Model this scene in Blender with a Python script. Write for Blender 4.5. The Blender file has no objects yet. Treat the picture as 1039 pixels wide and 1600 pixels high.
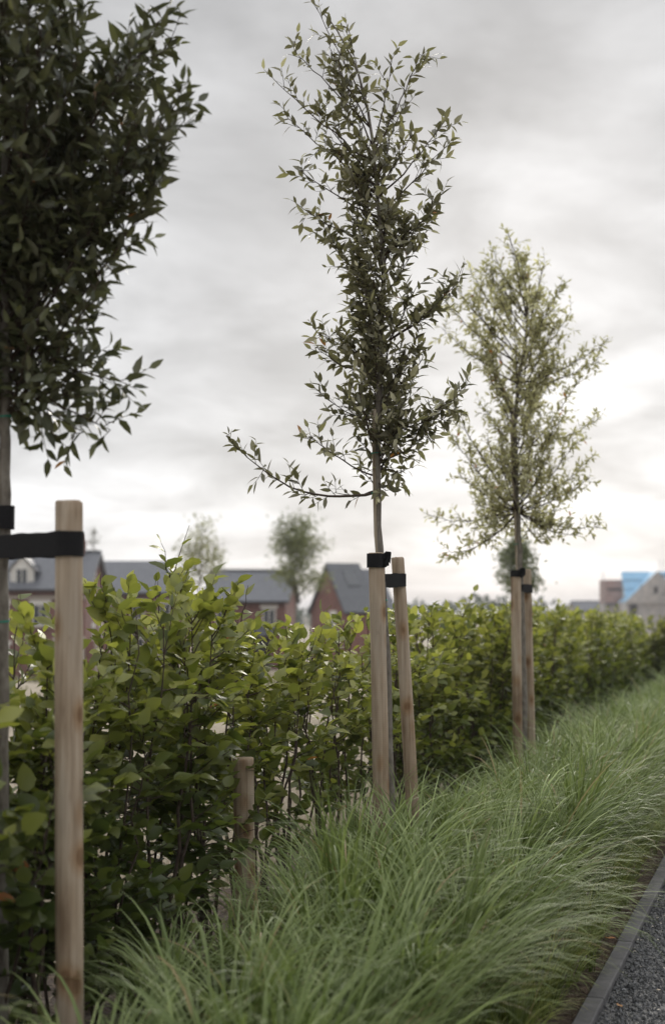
import bpy, math, random
import numpy as np
from mathutils import Vector, Matrix
from mathutils.bvhtree import BVHTree

RNG = np.random.default_rng(7)
random.seed(7)
SC = bpy.context.scene
COL = SC.collection
rad = math.radians

# ------------------------------------------------------------------ camera
CAMZ = 1.4
PITCH = rad(4.0)
FPX = 1600 / 36.0 * 50.0
cam_d = bpy.data.cameras.new('camera')
cam = bpy.data.objects.new('camera', cam_d)
COL.objects.link(cam)
cam.location = (0, 0, CAMZ)
cam.rotation_euler = (rad(90) + PITCH, 0, 0)
cam_d.sensor_fit = 'VERTICAL'
cam_d.sensor_height = 36.0
cam_d.sensor_width = 24.0
cam_d.lens = 50.0
cam_d.clip_start = 0.05
cam_d.clip_end = 3000
cam_d.dof.use_dof = True
cam_d.dof.focus_distance = 6.1
cam_d.dof.aperture_fstop = 2.2
SC.camera = cam

# ------------------------------------------------------------------ world: overcast sky
SUN_EL, SUN_AZ = rad(17), rad(8)          # azimuth measured from +Y towards +X
sun_dir = Vector((math.sin(SUN_AZ) * math.cos(SUN_EL), math.cos(SUN_AZ) * math.cos(SUN_EL), math.sin(SUN_EL)))
world = bpy.data.worlds.new('World')
SC.world = world
world.use_nodes = True
wn, wl = world.node_tree.nodes, world.node_tree.links
wn.clear()


def N(nodes, t, **kw):
    n = nodes.new(t)
    for k, v in kw.items():
        setattr(n, k, v)
    return n


def setup_world():
    out = N(wn, 'ShaderNodeOutputWorld')
    sky = N(wn, 'ShaderNodeTexSky', sky_type='NISHITA', sun_disc=False)
    sky.sun_elevation = SUN_EL
    sky.sun_rotation = SUN_AZ
    bg1 = N(wn, 'ShaderNodeBackground')
    bg1.inputs['Strength'].default_value = 0.1
    wl.new(sky.outputs[0], bg1.inputs['Color'])
    tc = N(wn, 'ShaderNodeTexCoord')
    sep = N(wn, 'ShaderNodeSeparateXYZ')
    wl.new(tc.outputs['Generated'], sep.inputs[0])
    # cloud deck seen in perspective: direction / (height + k)
    zc = N(wn, 'ShaderNodeMath', operation='MAXIMUM'); zc.inputs[1].default_value = 0.0
    wl.new(sep.outputs['Z'], zc.inputs[0])
    za = N(wn, 'ShaderNodeMath', operation='ADD'); za.inputs[1].default_value = 0.22
    wl.new(zc.outputs[0], za.inputs[0])
    inv = N(wn, 'ShaderNodeMath', operation='DIVIDE'); inv.inputs[0].default_value = 1.0
    wl.new(za.outputs[0], inv.inputs[1])
    sc = N(wn, 'ShaderNodeVectorMath', operation='SCALE')
    wl.new(tc.outputs['Generated'], sc.inputs[0]); wl.new(inv.outputs[0], sc.inputs['Scale'])
    mp = N(wn, 'ShaderNodeMapping')
    mp.inputs['Location'].default_value = (2.9, 0.4, 1.7)
    mp.inputs['Scale'].default_value = (1.0, 0.9, 1.6)
    wl.new(sc.outputs[0], mp.inputs[0])
    n1 = N(wn, 'ShaderNodeTexNoise'); n1.inputs['Scale'].default_value = 3.0
    n1.inputs['Detail'].default_value = 8; n1.inputs['Roughness'].default_value = 0.56
    n1.inputs['Distortion'].default_value = 0.35
    wl.new(mp.outputs[0], n1.inputs['Vector'])
    # brightness over elevation: bright low, darker overhead
    r1 = N(wn, 'ShaderNodeValToRGB')
    e = r1.color_ramp.elements
    e[0].position = 0.0; e[0].color = (0.76, 0.76, 0.76, 1)
    e[1].position = 1.0; e[1].color = (1.75, 1.75, 1.75, 1)
    for p, v in ((0.06, 0.72), (0.12, 0.66), (0.22, 0.60), (0.40, 0.58), (0.56, 0.95), (0.78, 1.45)):
        x = e.new(p); x.color = (v, v, v, 1)
    wl.new(zc.outputs[0], r1.inputs[0])
    # clouds: multiply 0.8 .. 1.2
    r2 = N(wn, 'ShaderNodeMapRange')
    r2.inputs['From Min'].default_value = 0.36; r2.inputs['From Max'].default_value = 0.68
    r2.inputs['To Min'].default_value = 0.84; r2.inputs['To Max'].default_value = 1.28
    wl.new(n1.outputs['Fac'], r2.inputs['Value'])
    # thin cloud round the hidden sun
    dt = N(wn, 'ShaderNodeVectorMath', operation='DOT_PRODUCT')
    gd = Vector((0.17, 1, 0.105)).normalized()
    dt.inputs[1].default_value = gd
    wl.new(tc.outputs['Generated'], dt.inputs[0])
    r3 = N(wn, 'ShaderNodeMapRange', interpolation_type='SMOOTHERSTEP')
    r3.inputs['From Min'].default_value = math.cos(rad(9)); r3.inputs['From Max'].default_value = 1.0
    r3.inputs['To Min'].default_value = 1.0; r3.inputs['To Max'].default_value = 1.24
    wl.new(dt.outputs['Value'], r3.inputs['Value'])
    m1 = N(wn, 'ShaderNodeMath', operation='MULTIPLY')
    wl.new(r1.outputs[0], m1.inputs[0]); wl.new(r2.outputs[0], m1.inputs[1])
    # broad cloud banks
    n2 = N(wn, 'ShaderNodeTexNoise'); n2.inputs['Scale'].default_value = 1.25; n2.inputs['Detail'].default_value = 3
    n2.inputs['Roughness'].default_value = 0.45
    mq = N(wn, 'ShaderNodeMapping'); mq.inputs['Location'].default_value = (0.35, 5.1, 0.0); mq.inputs['Scale'].default_value = (1.0, 0.8, 1.6)
    wl.new(sc.outputs[0], mq.inputs[0]); wl.new(mq.outputs[0], n2.inputs['Vector'])
    r4 = N(wn, 'ShaderNodeMapRange', interpolation_type='SMOOTHSTEP')
    r4.inputs['From Min'].default_value = 0.36; r4.inputs['From Max'].default_value = 0.64
    r4.inputs['To Min'].default_value = 0.88; r4.inputs['To Max'].default_value = 1.12
    wl.new(n2.outputs['Fac'], r4.inputs['Value'])
    m3 = N(wn, 'ShaderNodeMath', operation='MULTIPLY')
    wl.new(m1.outputs[0], m3.inputs[0]); wl.new(r4.outputs[0], m3.inputs[1]); m1 = m3
    m2 = N(wn, 'ShaderNodeMath', operation='MULTIPLY')
    wl.new(m1.outputs[0], m2.inputs[0]); wl.new(r3.outputs[0], m2.inputs[1])
    cc = N(wn, 'ShaderNodeVectorMath', operation='SCALE')
    cc.inputs[0].default_value = (0.970, 0.975, 0.992)
    wl.new(m2.outputs[0], cc.inputs['Scale'])
    bg2 = N(wn, 'ShaderNodeBackground')
    wl.new(cc.outputs[0], bg2.inputs['Color'])
    mix = N(wn, 'ShaderNodeMixShader'); mix.inputs[0].default_value = 0.965
    wl.new(bg1.outputs[0], mix.inputs[1]); wl.new(bg2.outputs[0], mix.inputs[2])
    wl.new(mix.outputs[0], out.inputs[0])


setup_world()
sun_d = bpy.data.lights.new('sun', 'SUN')
sun_d.energy = 1.5
sun_d.angle = rad(18)
sun_d.color = (1.0, 0.94, 0.85)
sun = bpy.data.objects.new('sun', sun_d)
COL.objects.link(sun)
sun.rotation_euler = sun_dir.to_track_quat('Z', 'Y').to_euler()
SC.view_settings.view_transform = 'Standard'
SC.view_settings.look = 'None'
SC.view_settings.exposure = 0.2
SC.view_settings.gamma = 1.0
SC.cycles.max_bounces = 8
SC.cycles.diffuse_bounces = 4
SC.cycles.transmission_bounces = 6
SC.cycles.use_denoising = True


# ------------------------------------------------------------------ helpers
def P(px, py, Y):
    """A point of the place at distance Y ahead, on the sight line through a pixel of the 1039x1600 photograph."""
    xc, yc = (px - 519.5) / FPX, (800 - py) / FPX
    d = np.array((xc, math.cos(PITCH) - yc * math.sin(PITCH), math.sin(PITCH) + yc * math.cos(PITCH)))
    return d * (Y / d[1]) + np.array((0, 0, CAMZ))


def unit(v):
    v = np.asarray(v, float)
    return v / np.maximum(np.linalg.norm(v, axis=-1, keepdims=True), 1e-9)


def make_mesh(name, V, F, tint=None, smooth=True):
    """F: one index array (m,k) or a list of such arrays."""
    me = bpy.data.meshes.new(name)
    Fs = F if isinstance(F, (list, tuple)) else [F]
    Fs = [np.asarray(f, np.int32) for f in Fs if len(f)]
    V = np.asarray(V, np.float32).reshape(-1, 3)
    loops = np.concatenate([f.ravel() for f in Fs])
    tot = np.concatenate([np.full(len(f), f.shape[1], np.int32) for f in Fs])
    start = np.concatenate(([0], np.cumsum(tot)[:-1])).astype(np.int32)
    me.vertices.add(len(V)); me.vertices.foreach_set('co', V.ravel())
    me.loops.add(len(loops)); me.loops.foreach_set('vertex_index', loops)
    me.polygons.add(len(tot)); me.polygons.foreach_set('loop_start', start)
    me.polygons.foreach_set('loop_total', tot)
    me.polygons.foreach_set('use_smooth', np.full(len(tot), smooth, bool))
    me.update(calc_edges=True)
    if tint is not None:
        a = me.attributes.new('tint', 'FLOAT_COLOR', 'POINT')
        c = np.ones((len(V), 4), np.float32); c[:, :3] = tint
        a.data.foreach_set('color', c.ravel())
    return me


def link(name, me, mat, parent=None):
    o = bpy.data.objects.new(name, me)
    COL.objects.link(o)
    if mat is not None and not me.materials:
        me.materials.append(mat)
    if parent is not None:
        o.parent = parent
    return o


def tag(o, label=None, cat=None, group=None, kind=None):
    if label: o['label'] = label
    if cat: o['category'] = cat
    if group: o['group'] = group
    if kind: o['kind'] = kind
    return o


def empty(name, loc=(0, 0, 0), rz=0.0):
    e = bpy.data.objects.new(name, None)
    COL.objects.link(e)
    e.empty_display_size = 0.1
    e.location = tuple(float(x) for x in loc)
    e.rotation_euler = (0, 0, rz)
    return e


class Geo:
    """collects vertices and faces of mixed size for ONE mesh"""
    def __init__(self):
        self.V, self.F3, self.F4, self.n = [], [], [], 0

    def add(self, V, F3=None, F4=None):
        V = np.asarray(V, float).reshape(-1, 3)
        if F3 is not None and len(F3): self.F3.append(np.asarray(F3, int) + self.n)
        if F4 is not None and len(F4): self.F4.append(np.asarray(F4, int) + self.n)
        self.V.append(V); self.n += len(V)

    def box(self, c, s, rz=0.0):
        c, s = np.asarray(c, float), np.asarray(s, float) / 2
        v = np.array([[x, y, z] for z in (-1, 1) for y in (-1, 1) for x in (-1, 1)], float) * s
        ca, sa = math.cos(rz), math.sin(rz)
        v = np.stack((v[:, 0] * ca - v[:, 1] * sa, v[:, 0] * sa + v[:, 1] * ca, v[:, 2]), 1) + c
        self.add(v, F4=[(0, 2, 3, 1), (4, 5, 7, 6), (0, 1, 5, 4), (2, 6, 7, 3), (0, 4, 6, 2), (1, 3, 7, 5)])

    def tube(self, pts, r, sides=6, cap=True):
        pts = np.asarray(pts, float)
        n = len(pts)
        r = np.broadcast_to(np.asarray(r, float), (n,))
        t = np.gradient(pts, axis=0); t = unit(t)
        ref = np.array((0.31, 0.95, 0.05)) if abs(t[0][2]) > 0.6 else np.array((0, 0, 1.0))
        a = unit(np.cross(t, ref)); b = np.cross(t, a)
        ang = np.arange(sides) / sides * 2 * math.pi
        ring = (np.cos(ang)[None, :, None] * a[:, None, :] + np.sin(ang)[None, :, None] * b[:, None, :]) * r[:, None, None] + pts[:, None, :]
        i = np.arange(n - 1)[:, None] * sides
        j = np.arange(sides)[None, :]
        k = (j + 1) % sides
        q = np.stack((i + j, i + k, i + k + sides, i + j + sides), -1).reshape(-1, 4)
        V = ring.reshape(-1, 3)
        f3 = []
        if cap:
            V = np.vstack((V, pts[:1], pts[-1:]))
            m = n * sides
            for s in range(sides):
                f3.append((m, (s + 1) % sides, s))
                f3.append((m + 1, (n - 1) * sides + s, (n - 1) * sides + (s + 1) % sides))
        self.add(V, F3=f3, F4=q)

    def mesh(self, name, smooth=False, tint=None):
        Fs = []
        if self.F3: Fs.append(np.concatenate(self.F3))
        if self.F4: Fs.append(np.concatenate(self.F4))
        return make_mesh(name, np.concatenate(self.V), Fs, tint=tint, smooth=smooth)

    def obj(self, name, mat, parent=None, smooth=False):
        return link(name, self.mesh(name, smooth), mat, parent)


# ------------------------------------------------------------------ materials
def new_mat(name):
    m = bpy.data.materials.new(name)
    m.use_nodes = True
    nt = m.node_tree
    b = nt.nodes['Principled BSDF']
    return m, nt.nodes, nt.links, b


def ramp(nodes, stops):
    r = nodes.new('ShaderNodeValToRGB')
    e = r.color_ramp.elements
    e[0].position, e[0].color = stops[0][0], (*stops[0][1], 1)
    e[1].position, e[1].color = stops[-1][0], (*stops[-1][1], 1)
    for p, c in stops[1:-1]:
        x = e.new(p); x.color = (*c, 1)
    return r


def noise_mat(name, stops, scale=8.0, rough=0.8, detail=6, stretch=(1, 1, 1), bump=0.0, bscale=None, spec=0.3, coord='Object', dist=0.02):
    m, n, l, b = new_mat(name)
    tc = n.new('ShaderNodeTexCoord'); mp = n.new('ShaderNodeMapping')
    mp.inputs['Scale'].default_value = stretch
    l.new(tc.outputs[coord], mp.inputs[0])
    tx = n.new('ShaderNodeTexNoise'); tx.inputs['Scale'].default_value = scale; tx.inputs['Detail'].default_value = detail
    tx.inputs['Roughness'].default_value = 0.6
    l.new(mp.outputs[0], tx.inputs['Vector'])
    r = ramp(n, stops); l.new(tx.outputs['Fac'], r.inputs[0]); l.new(r.outputs[0], b.inputs['Base Color'])
    b.inputs['Roughness'].default_value = rough
    b.inputs['Specular IOR Level'].default_value = spec
    if bump:
        t2 = n.new('ShaderNodeTexNoise'); t2.inputs['Scale'].default_value = bscale or scale * 3; t2.inputs['Detail'].default_value = 5
        l.new(mp.outputs[0], t2.inputs['Vector'])
        bp = n.new('ShaderNodeBump'); bp.inputs['Strength'].default_value = bump; bp.inputs['Distance'].default_value = dist
        l.new(t2.outputs['Fac'], bp.inputs['Height']); l.new(bp.outputs[0], b.inputs['Normal'])
    return m


def leaf_mat(name, back=None, trans=0.35, rough=0.45, spec=0.5, tr_col=(1.25, 1.3, 0.7)):
    """colour from the leaf's own 'tint'; an own underside colour; some light passes through"""
    m, n, l, b = new_mat(name)
    at = n.new('ShaderNodeAttribute'); at.attribute_name = 'tint'
    col = at.outputs['Color']
    if back:
        g = n.new('ShaderNodeNewGeometry')
        mx = n.new('ShaderNodeMix'); mx.data_type = 'RGBA'
        l.new(g.outputs['Backfacing'], mx.inputs['Factor'])
        l.new(col, mx.inputs['A'])
        bk = n.new('ShaderNodeMix'); bk.data_type = 'RGBA'; bk.inputs['Factor'].default_value = 0.6
        l.new(col, bk.inputs['A']); bk.inputs['B'].default_value = (*back, 1)
        l.new(bk.outputs['Result'], mx.inputs['B'])
        col = mx.outputs['Result']
    l.new(col, b.inputs['Base Color'])
    b.inputs['Roughness'].default_value = rough
    b.inputs['Specular IOR Level'].default_value = spec
    if trans:
        ml = n.new('ShaderNodeMix'); ml.data_type = 'RGBA'; ml.blend_type = 'MULTIPLY'; ml.inputs['Factor'].default_value = 1.0
        l.new(at.outputs['Color'], ml.inputs['A']); ml.inputs['B'].default_value = (*tr_col, 1)
        t = n.new('ShaderNodeBsdfTranslucent'); l.new(ml.outputs['Result'], t.inputs['Color'])
        ms = n.new('ShaderNodeMixShader'); ms.inputs[0].default_value = trans
        l.new(b.outputs[0], ms.inputs[1]); l.new(t.outputs[0], ms.inputs[2])
        l.new(ms.outputs[0], n['Material Output'].inputs[0])
    return m


def wood_mat():
    m, n, l, b = new_mat('turned_softwood')
    tc = n.new('ShaderNodeTexCoord'); inf = n.new('ShaderNodeObjectInfo')
    off = n.new('ShaderNodeVectorMath'); off.operation = 'MULTIPLY_ADD'
    off.inputs[1].default_value = (7, 7, 7)
    comb = n.new('ShaderNodeCombineXYZ')
    for k in range(3): l.new(inf.outputs['Random'], comb.inputs[k])
    l.new(comb.outputs[0], off.inputs[0]); l.new(tc.outputs['Object'], off.inputs[2])
    mp = n.new('ShaderNodeMapping'); mp.inputs['Scale'].default_value = (1, 1, 0.035)
    l.new(off.outputs[0], mp.inputs[0])
    g = n.new('ShaderNodeTexNoise'); g.inputs['Scale'].default_value = 75; g.inputs['Detail'].default_value = 5
    l.new(mp.outputs[0], g.inputs['Vector'])
    r = ramp(n, ((0.3, (0.27, 0.205, 0.145)), (0.5, (0.37, 0.295, 0.22)), (0.72, (0.44, 0.365, 0.285))))
    l.new(g.outputs['Fac'], r.inputs[0])
    # broad weathering
    w = n.new('ShaderNodeTexNoise'); w.inputs['Scale'].default_value = 5; w.inputs['Detail'].default_value = 4
    mp2 = n.new('ShaderNodeMapping'); mp2.inputs['Scale'].default_value = (1.6, 1.6, 0.5)
    l.new(off.outputs[0], mp2.inputs[0]); l.new(mp2.outputs[0], w.inputs['Vector'])
    rw = ramp(n, ((0.32, (0.50, 0.43, 0.37)), (0.45, (0.82, 0.78, 0.73)), (0.58, (1, 1, 1)), (0.72, (0.86, 0.88, 0.9))))
    l.new(w.outputs['Fac'], rw.inputs[0])
    mx = n.new('ShaderNodeMix'); mx.data_type = 'RGBA'; mx.blend_type = 'MULTIPLY'; mx.inputs['Factor'].default_value = 1
    l.new(r.outputs[0], mx.inputs['A']); l.new(rw.outputs[0], mx.inputs['B'])
    # knots
    mp3 = n.new('ShaderNodeMapping'); mp3.inputs['Scale'].default_value = (9, 9, 5.5)
    l.new(off.outputs[0], mp3.inputs[0])
    vo = n.new('ShaderNodeTexVoronoi'); vo.inputs['Scale'].default_value = 1.0
    l.new(mp3.outputs[0], vo.inputs['Vector'])
    rk = ramp(n, ((0.0, (0.36, 0.25, 0.16)), (0.13, (0.52, 0.37, 0.25)), (0.17, (0.8, 0.66, 0.52)), (0.34, (1, 1, 1))))
    l.new(vo.outputs['Distance'], rk.inputs[0])
    mk = n.new('ShaderNodeMix'); mk.data_type = 'RGBA'; mk.blend_type = 'MULTIPLY'; mk.inputs['Factor'].default_value = 0.9
    l.new(mx.outputs['Result'], mk.inputs['A']); l.new(rk.outputs[0], mk.inputs['B'])
    # weathering cracks: thin dark streaks
    mp4 = n.new('ShaderNodeMapping'); mp4.inputs['Scale'].default_value = (1, 1, 0.06)
    l.new(off.outputs[0], mp4.inputs[0])
    ck = n.new('ShaderNodeTexNoise'); ck.inputs['Scale'].default_value = 34; ck.inputs['Detail'].default_value = 2
    l.new(mp4.outputs[0], ck.inputs['Vector'])
    rc = ramp(n, ((0.485, (1, 1, 1)), (0.497, (0.35, 0.27, 0.2)), (0.503, (0.35, 0.27, 0.2)), (0.512, (1, 1, 1))))
    l.new(ck.outputs['Fac'], rc.inputs[0])
    m5 = n.new('ShaderNodeMix'); m5.data_type = 'RGBA'; m5.blend_type = 'MULTIPLY'; m5.inputs['Factor'].default_value = 0.22
    l.new(mk.outputs['Result'], m5.inputs['A']); l.new(rc.outputs[0], m5.inputs['B'])
    l.new(m5.outputs['Result'], b.inputs['Base Color'])
    b.inputs['Roughness'].default_value = 0.75
    b.inputs['Specular IOR Level'].default_value = 0.25
    # fine turning rings
    wv = n.new('ShaderNodeTexWave'); wv.bands_direction = 'Z'; wv.inputs['Scale'].default_value = 40; wv.inputs['Distortion'].default_value = 1.5
    l.new(tc.outputs['Object'], wv.inputs['Vector'])
    ad = n.new('ShaderNodeMath'); ad.operation = 'MULTIPLY_ADD'; ad.inputs[1].default_value = 0.4
    l.new(wv.outputs['Fac'], ad.inputs[0]); l.new(g.outputs['Fac'], ad.inputs[2])
    bp = n.new('ShaderNodeBump'); bp.inputs['Strength'].default_value = 0.35; bp.inputs['Distance'].default_value = 0.002
    l.new(ad.outputs[0], bp.inputs['Height']); l.new(bp.outputs[0], b.inputs['Normal'])
    return m


def brick_mat(name, c1, c2, mortar):
    m, n, l, b = new_mat(name)
    tc = n.new('ShaderNodeTexCoord')
    sp = n.new('ShaderNodeSeparateXYZ'); l.new(tc.outputs['Object'], sp.inputs[0])
    ad = n.new('ShaderNodeMath'); ad.operation = 'ADD'
    l.new(sp.outputs['X'], ad.inputs[0]); l.new(sp.outputs['Y'], ad.inputs[1])
    cb = n.new('ShaderNodeCombineXYZ'); l.new(ad.outputs[0], cb.inputs['X']); l.new(sp.outputs['Z'], cb.inputs['Y'])
    bt = n.new('ShaderNodeTexBrick'); bt.inputs['Scale'].default_value = 4.4
    bt.inputs['Color1'].default_value = (*c1, 1); bt.inputs['Color2'].default_value = (*c2, 1); bt.inputs['Mortar'].default_value = (*mortar, 1)
    bt.inputs['Mortar Size'].default_value = 0.035; bt.inputs['Brick Width'].default_value = 1.0; bt.inputs['Row Height'].default_value = 0.33
    l.new(cb.outputs[0], bt.inputs['Vector'])
    tn = n.new('ShaderNodeTexNoise'); tn.inputs['Scale'].default_value = 1.2; l.new(tc.outputs['Object'], tn.inputs['Vector'])
    rr = ramp(n, ((0.3, (0.75, 0.75, 0.75)), (0.7, (1.15, 1.1, 1.08)))); l.new(tn.outputs['Fac'], rr.inputs[0])
    mx = n.new('ShaderNodeMix'); mx.data_type = 'RGBA'; mx.blend_type = 'MULTIPLY'; mx.inputs['Factor'].default_value = 1
    l.new(bt.outputs['Color'], mx.inputs['A']); l.new(rr.outputs[0], mx.inputs['B'])
    l.new(mx.outputs['Result'], b.inputs['Base Color'])
    b.inputs['Roughness'].default_value = 0.85
    return m


def slate_mat(name, c1, c2):
    m, n, l, b = new_mat(name)
    tc = n.new('ShaderNodeTexCoord')
    sp = n.new('ShaderNodeSeparateXYZ'); l.new(tc.outputs['Object'], sp.inputs[0])
    ad = n.new('ShaderNodeMath'); ad.operation = 'MULTIPLY_ADD'; ad.inputs[1].default_value = 0.2
    l.new(sp.outputs['Y'], ad.inputs[0]); l.new(sp.outputs['X'], ad.inputs[2])
    cb = n.new('ShaderNodeCombineXYZ'); l.new(ad.outputs[0], cb.inputs['X']); l.new(sp.outputs['Z'], cb.inputs['Y'])
    bt = n.new('ShaderNodeTexBrick'); bt.inputs['Scale'].default_value = 3.0
    bt.inputs['Color1'].default_value = (*c1, 1); bt.inputs['Color2'].default_value = (*c2, 1)
    bt.inputs['Mortar'].default_value = (*[x * 0.5 for x in c1], 1)
    bt.inputs['Mortar Size'].default_value = 0.03; bt.inputs['Row Height'].default_value = 0.5
    l.new(cb.outputs[0], bt.inputs['Vector']); l.new(bt.outputs['Color'], b.inputs['Base Color'])
    b.inputs['Roughness'].default_value = 0.55
    return m


def plain(name, c, rough=0.6, var=0.15, scale=6, spec=0.3):
    lo = tuple(x * (1 - var) for x in c); hi = tuple(min(1, x * (1 + var)) for x in c)
    return noise_mat(name, ((0.3, lo), (0.7, hi)), scale=scale, rough=rough, spec=spec)


M = {}
M['wood'] = wood_mat()
M['bark'] = noise_mat('grey_bark', ((0.3, (0.085, 0.072, 0.058)), (0.5, (0.15, 0.132, 0.11)), (0.72, (0.23, 0.21, 0.18))), scale=40, stretch=(1, 1, 0.5), bump=0.5, bscale=120, dist=0.004)
M['twig'] = noise_mat('brown_twig_bark', ((0.3, (0.03, 0.02, 0.014)), (0.7, (0.075, 0.052, 0.036))), scale=60, rough=0.7)
M['hedge_stem'] = noise_mat('hedge_stem_bark', ((0.3, (0.035, 0.024, 0.018)), (0.7, (0.085, 0.062, 0.046))), scale=50, bump=0.3, bscale=140, dist=0.002)
M['cane'] = noise_mat('split_cane', ((0.35, (0.12, 0.09, 0.06)), (0.5, (0.3, 0.25, 0.185)), (0.7, (0.42, 0.36, 0.28))), scale=90, stretch=(1, 1, 0.04), bump=0.5, dist=0.002)
M['strap'] = noise_mat('black_webbing', ((0.35, (0.008, 0.008, 0.009)), (0.7, (0.017, 0.016, 0.017))), scale=250, stretch=(1, 1, 0.5), rough=0.85, bump=0.35, bscale=400, dist=0.001, spec=0.2)
M['tie'] = plain('green_plastic', (0.02, 0.19, 0.13), 0.45)
M['hedge_leaf'] = leaf_mat('hedge_leaf', back=(0.16, 0.19, 0.09), trans=0.45, rough=0.42)
M['oak_leaf'] = leaf_mat('evergreen_oak_leaf', back=(0.21, 0.21, 0.15), trans=0.26, rough=0.4)
M['pale_leaf'] = leaf_mat('pale_oak_leaf', back=(0.26, 0.26, 0.20), trans=0.56, rough=0.45, tr_col=(1.12, 1.12, .82))
M['far_leaf'] = leaf_mat('far_tree_leaf', trans=0.35, rough=0.6, spec=0.25)
M['grass'] = leaf_mat('sedge_blade', trans=0.34, rough=0.5, spec=0.2, tr_col=(1.1, 1.15, 0.75))
M['dry'] = leaf_mat('dry_straw', trans=0.2, rough=0.7, spec=0.2, tr_col=(1, 1, 1))
M['dead_leaf'] = leaf_mat('dead_leaf', trans=0.25, rough=0.6)
M['brick'] = brick_mat('red_brick', (0.135, 0.045, 0.034), (0.18, 0.064, 0.048), (0.2, 0.155, 0.13))
M['brick_brown'] = brick_mat('brown_brick', (0.30, 0.19, 0.165), (0.36, 0.22, 0.185), (0.36, 0.3, 0.27))
M['block'] = brick_mat('grey_block', (0.42, 0.395, 0.37), (0.46, 0.43, 0.40), (0.4, 0.38, 0.36))
M['slate'] = slate_mat('grey_slate', (0.075, 0.080, 0.092), (0.105, 0.11, 0.125))
M['slate_dark'] = slate_mat('dark_slate', (0.05, 0.054, 0.062), (0.075, 0.08, 0.09))
M['white'] = plain('white_paint', (0.6, 0.58, 0.54), 0.5, 0.05)
M['cream'] = plain('cream_stone', (0.36, 0.32, 0.27), 0.7, 0.1)
M['darkvoid'] = plain('dark_timber', (0.025, 0.02, 0.018), 0.7)
M['steel'] = plain('scaffold_steel', (0.3, 0.3, 0.31), 0.45)
M['blue'] = noise_mat('blue_roof_membrane', ((0.3, (0.22, 0.43, 0.62)), (0.7, (0.28, 0.50, 0.69))), scale=0.8, rough=0.6)
M['haze_wood'] = plain('distant_foliage', (0.06, 0.075, 0.05), 0.9, 0.3, 0.2)
gm, gn, gl, gb = new_mat('window_glass')
gb.inputs['Base Color'].default_value = (0.03, 0.035, 0.04, 1); gb.inputs['Roughness'].default_value = 0.08
M['glass'] = gm
M['concrete'] = noise_mat('grey_concrete', ((0.3, (0.060, 0.058, 0.058)), (0.5, (0.092, 0.089, 0.089)), (0.72, (0.13, 0.126, 0.124))), scale=14, rough=0.8, bump=0.25, bscale=300, dist=0.001, detail=10)
M['soil'] = noise_mat('bed_soil', ((0.3, (0.028, 0.018, 0.012)), (0.5, (0.06, 0.040, 0.027)), (0.72, (0.13, 0.09, 0.062))), scale=35, bump=0.9, bscale=70, rough=0.9, dist=0.02)
M['asphalt'] = noise_mat('open_asphalt', ((0.35, (0.014, 0.015, 0.017)), (0.6, (0.034, 0.035, 0.039)), (0.75, (0.07, 0.07, 0.076))), scale=90, rough=0.55, bump=1.0, bscale=120, dist=0.008, spec=0.5)
M['field'] = noise_mat('sandy_field', ((0.25, (0.15, 0.125, 0.09)), (0.45, (0.25, 0.21, 0.155)), (0.6, (0.31, 0.265, 0.20)), (0.78, (0.17, 0.165, 0.095))), scale=0.9, detail=12, rough=0.95, bump=0.6, bscale=25, dist=0.03)


def chip_mat():
    return leaf_mat('stone_chip', trans=0.0, rough=0.42, spec=0.5)


M['chip'] = chip_mat()

# ------------------------------------------------------------------ setting
SL = 0.326                                     # the rows run (SL, 1)
U = np.array((SL, 1.0, 0)) / math.hypot(SL, 1)     # along
R_ = np.array((U[1], -U[0], 0))                # to the right (towards the path)


def kerb_x(y): return -0.79 + SL * y
def hedge_x(y): return -2.46 + 0.328 * y


def tz(x, y):
    t = np.clip((np.asarray(y, float) - 22) / 60, 0, 1)
    return -0.05 - 2.45 * t * t * (3 - 2 * t)


def grid_sheet(xs, ys, zf):
    X, Y = np.meshgrid(xs, ys)
    V = np.stack((X, Y, zf(X, Y)), -1).reshape(-1, 3)
    nx, ny = len(xs), len(ys)
    i = (np.arange(ny - 1)[:, None] * nx + np.arange(nx - 1)[None, :]).ravel()
    return V, np.stack((i, i + 1, i + nx + 1, i + nx), 1)


s = np.linspace(-1, 1, 121)
xs = np.sign(s) * (np.abs(s) ** 3) * 1200 + s * 30
ys = np.concatenate((-np.geomspace(900, 3, 30), np.linspace(0, 100, 90), np.geomspace(104, 1500, 40)))
V, F = grid_sheet(xs, ys, lambda X, Y: tz(X, Y) + 0.02 * np.sin(X * 1.3 + Y * 0.7) * np.clip((np.abs(X - kerb_x(Y)) - 6) / 6, 0, 1))
tag(link('ground', make_mesh('ground', V, F), M['field']), kind='structure')


def row_strip(o0, o1, y0, y1, no, ny, zf):
    """sheet along the rows; o = offset to the right of the kerb's left edge"""
    O, Y = np.meshgrid(np.linspace(o0, o1, no), np.linspace(y0, y1, ny))
    base = np.stack((kerb_x(Y), Y, np.zeros_like(Y)), -1)
    Vv = base + R_ * O[..., None]
    Vv[..., 2] = zf(O, Y)
    i = (np.arange(ny - 1)[:, None] * no + np.arange(no - 1)[None, :]).ravel()
    return Vv.reshape(-1, 3), np.stack((i, i + 1, i + no + 1, i + no), 1)


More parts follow.
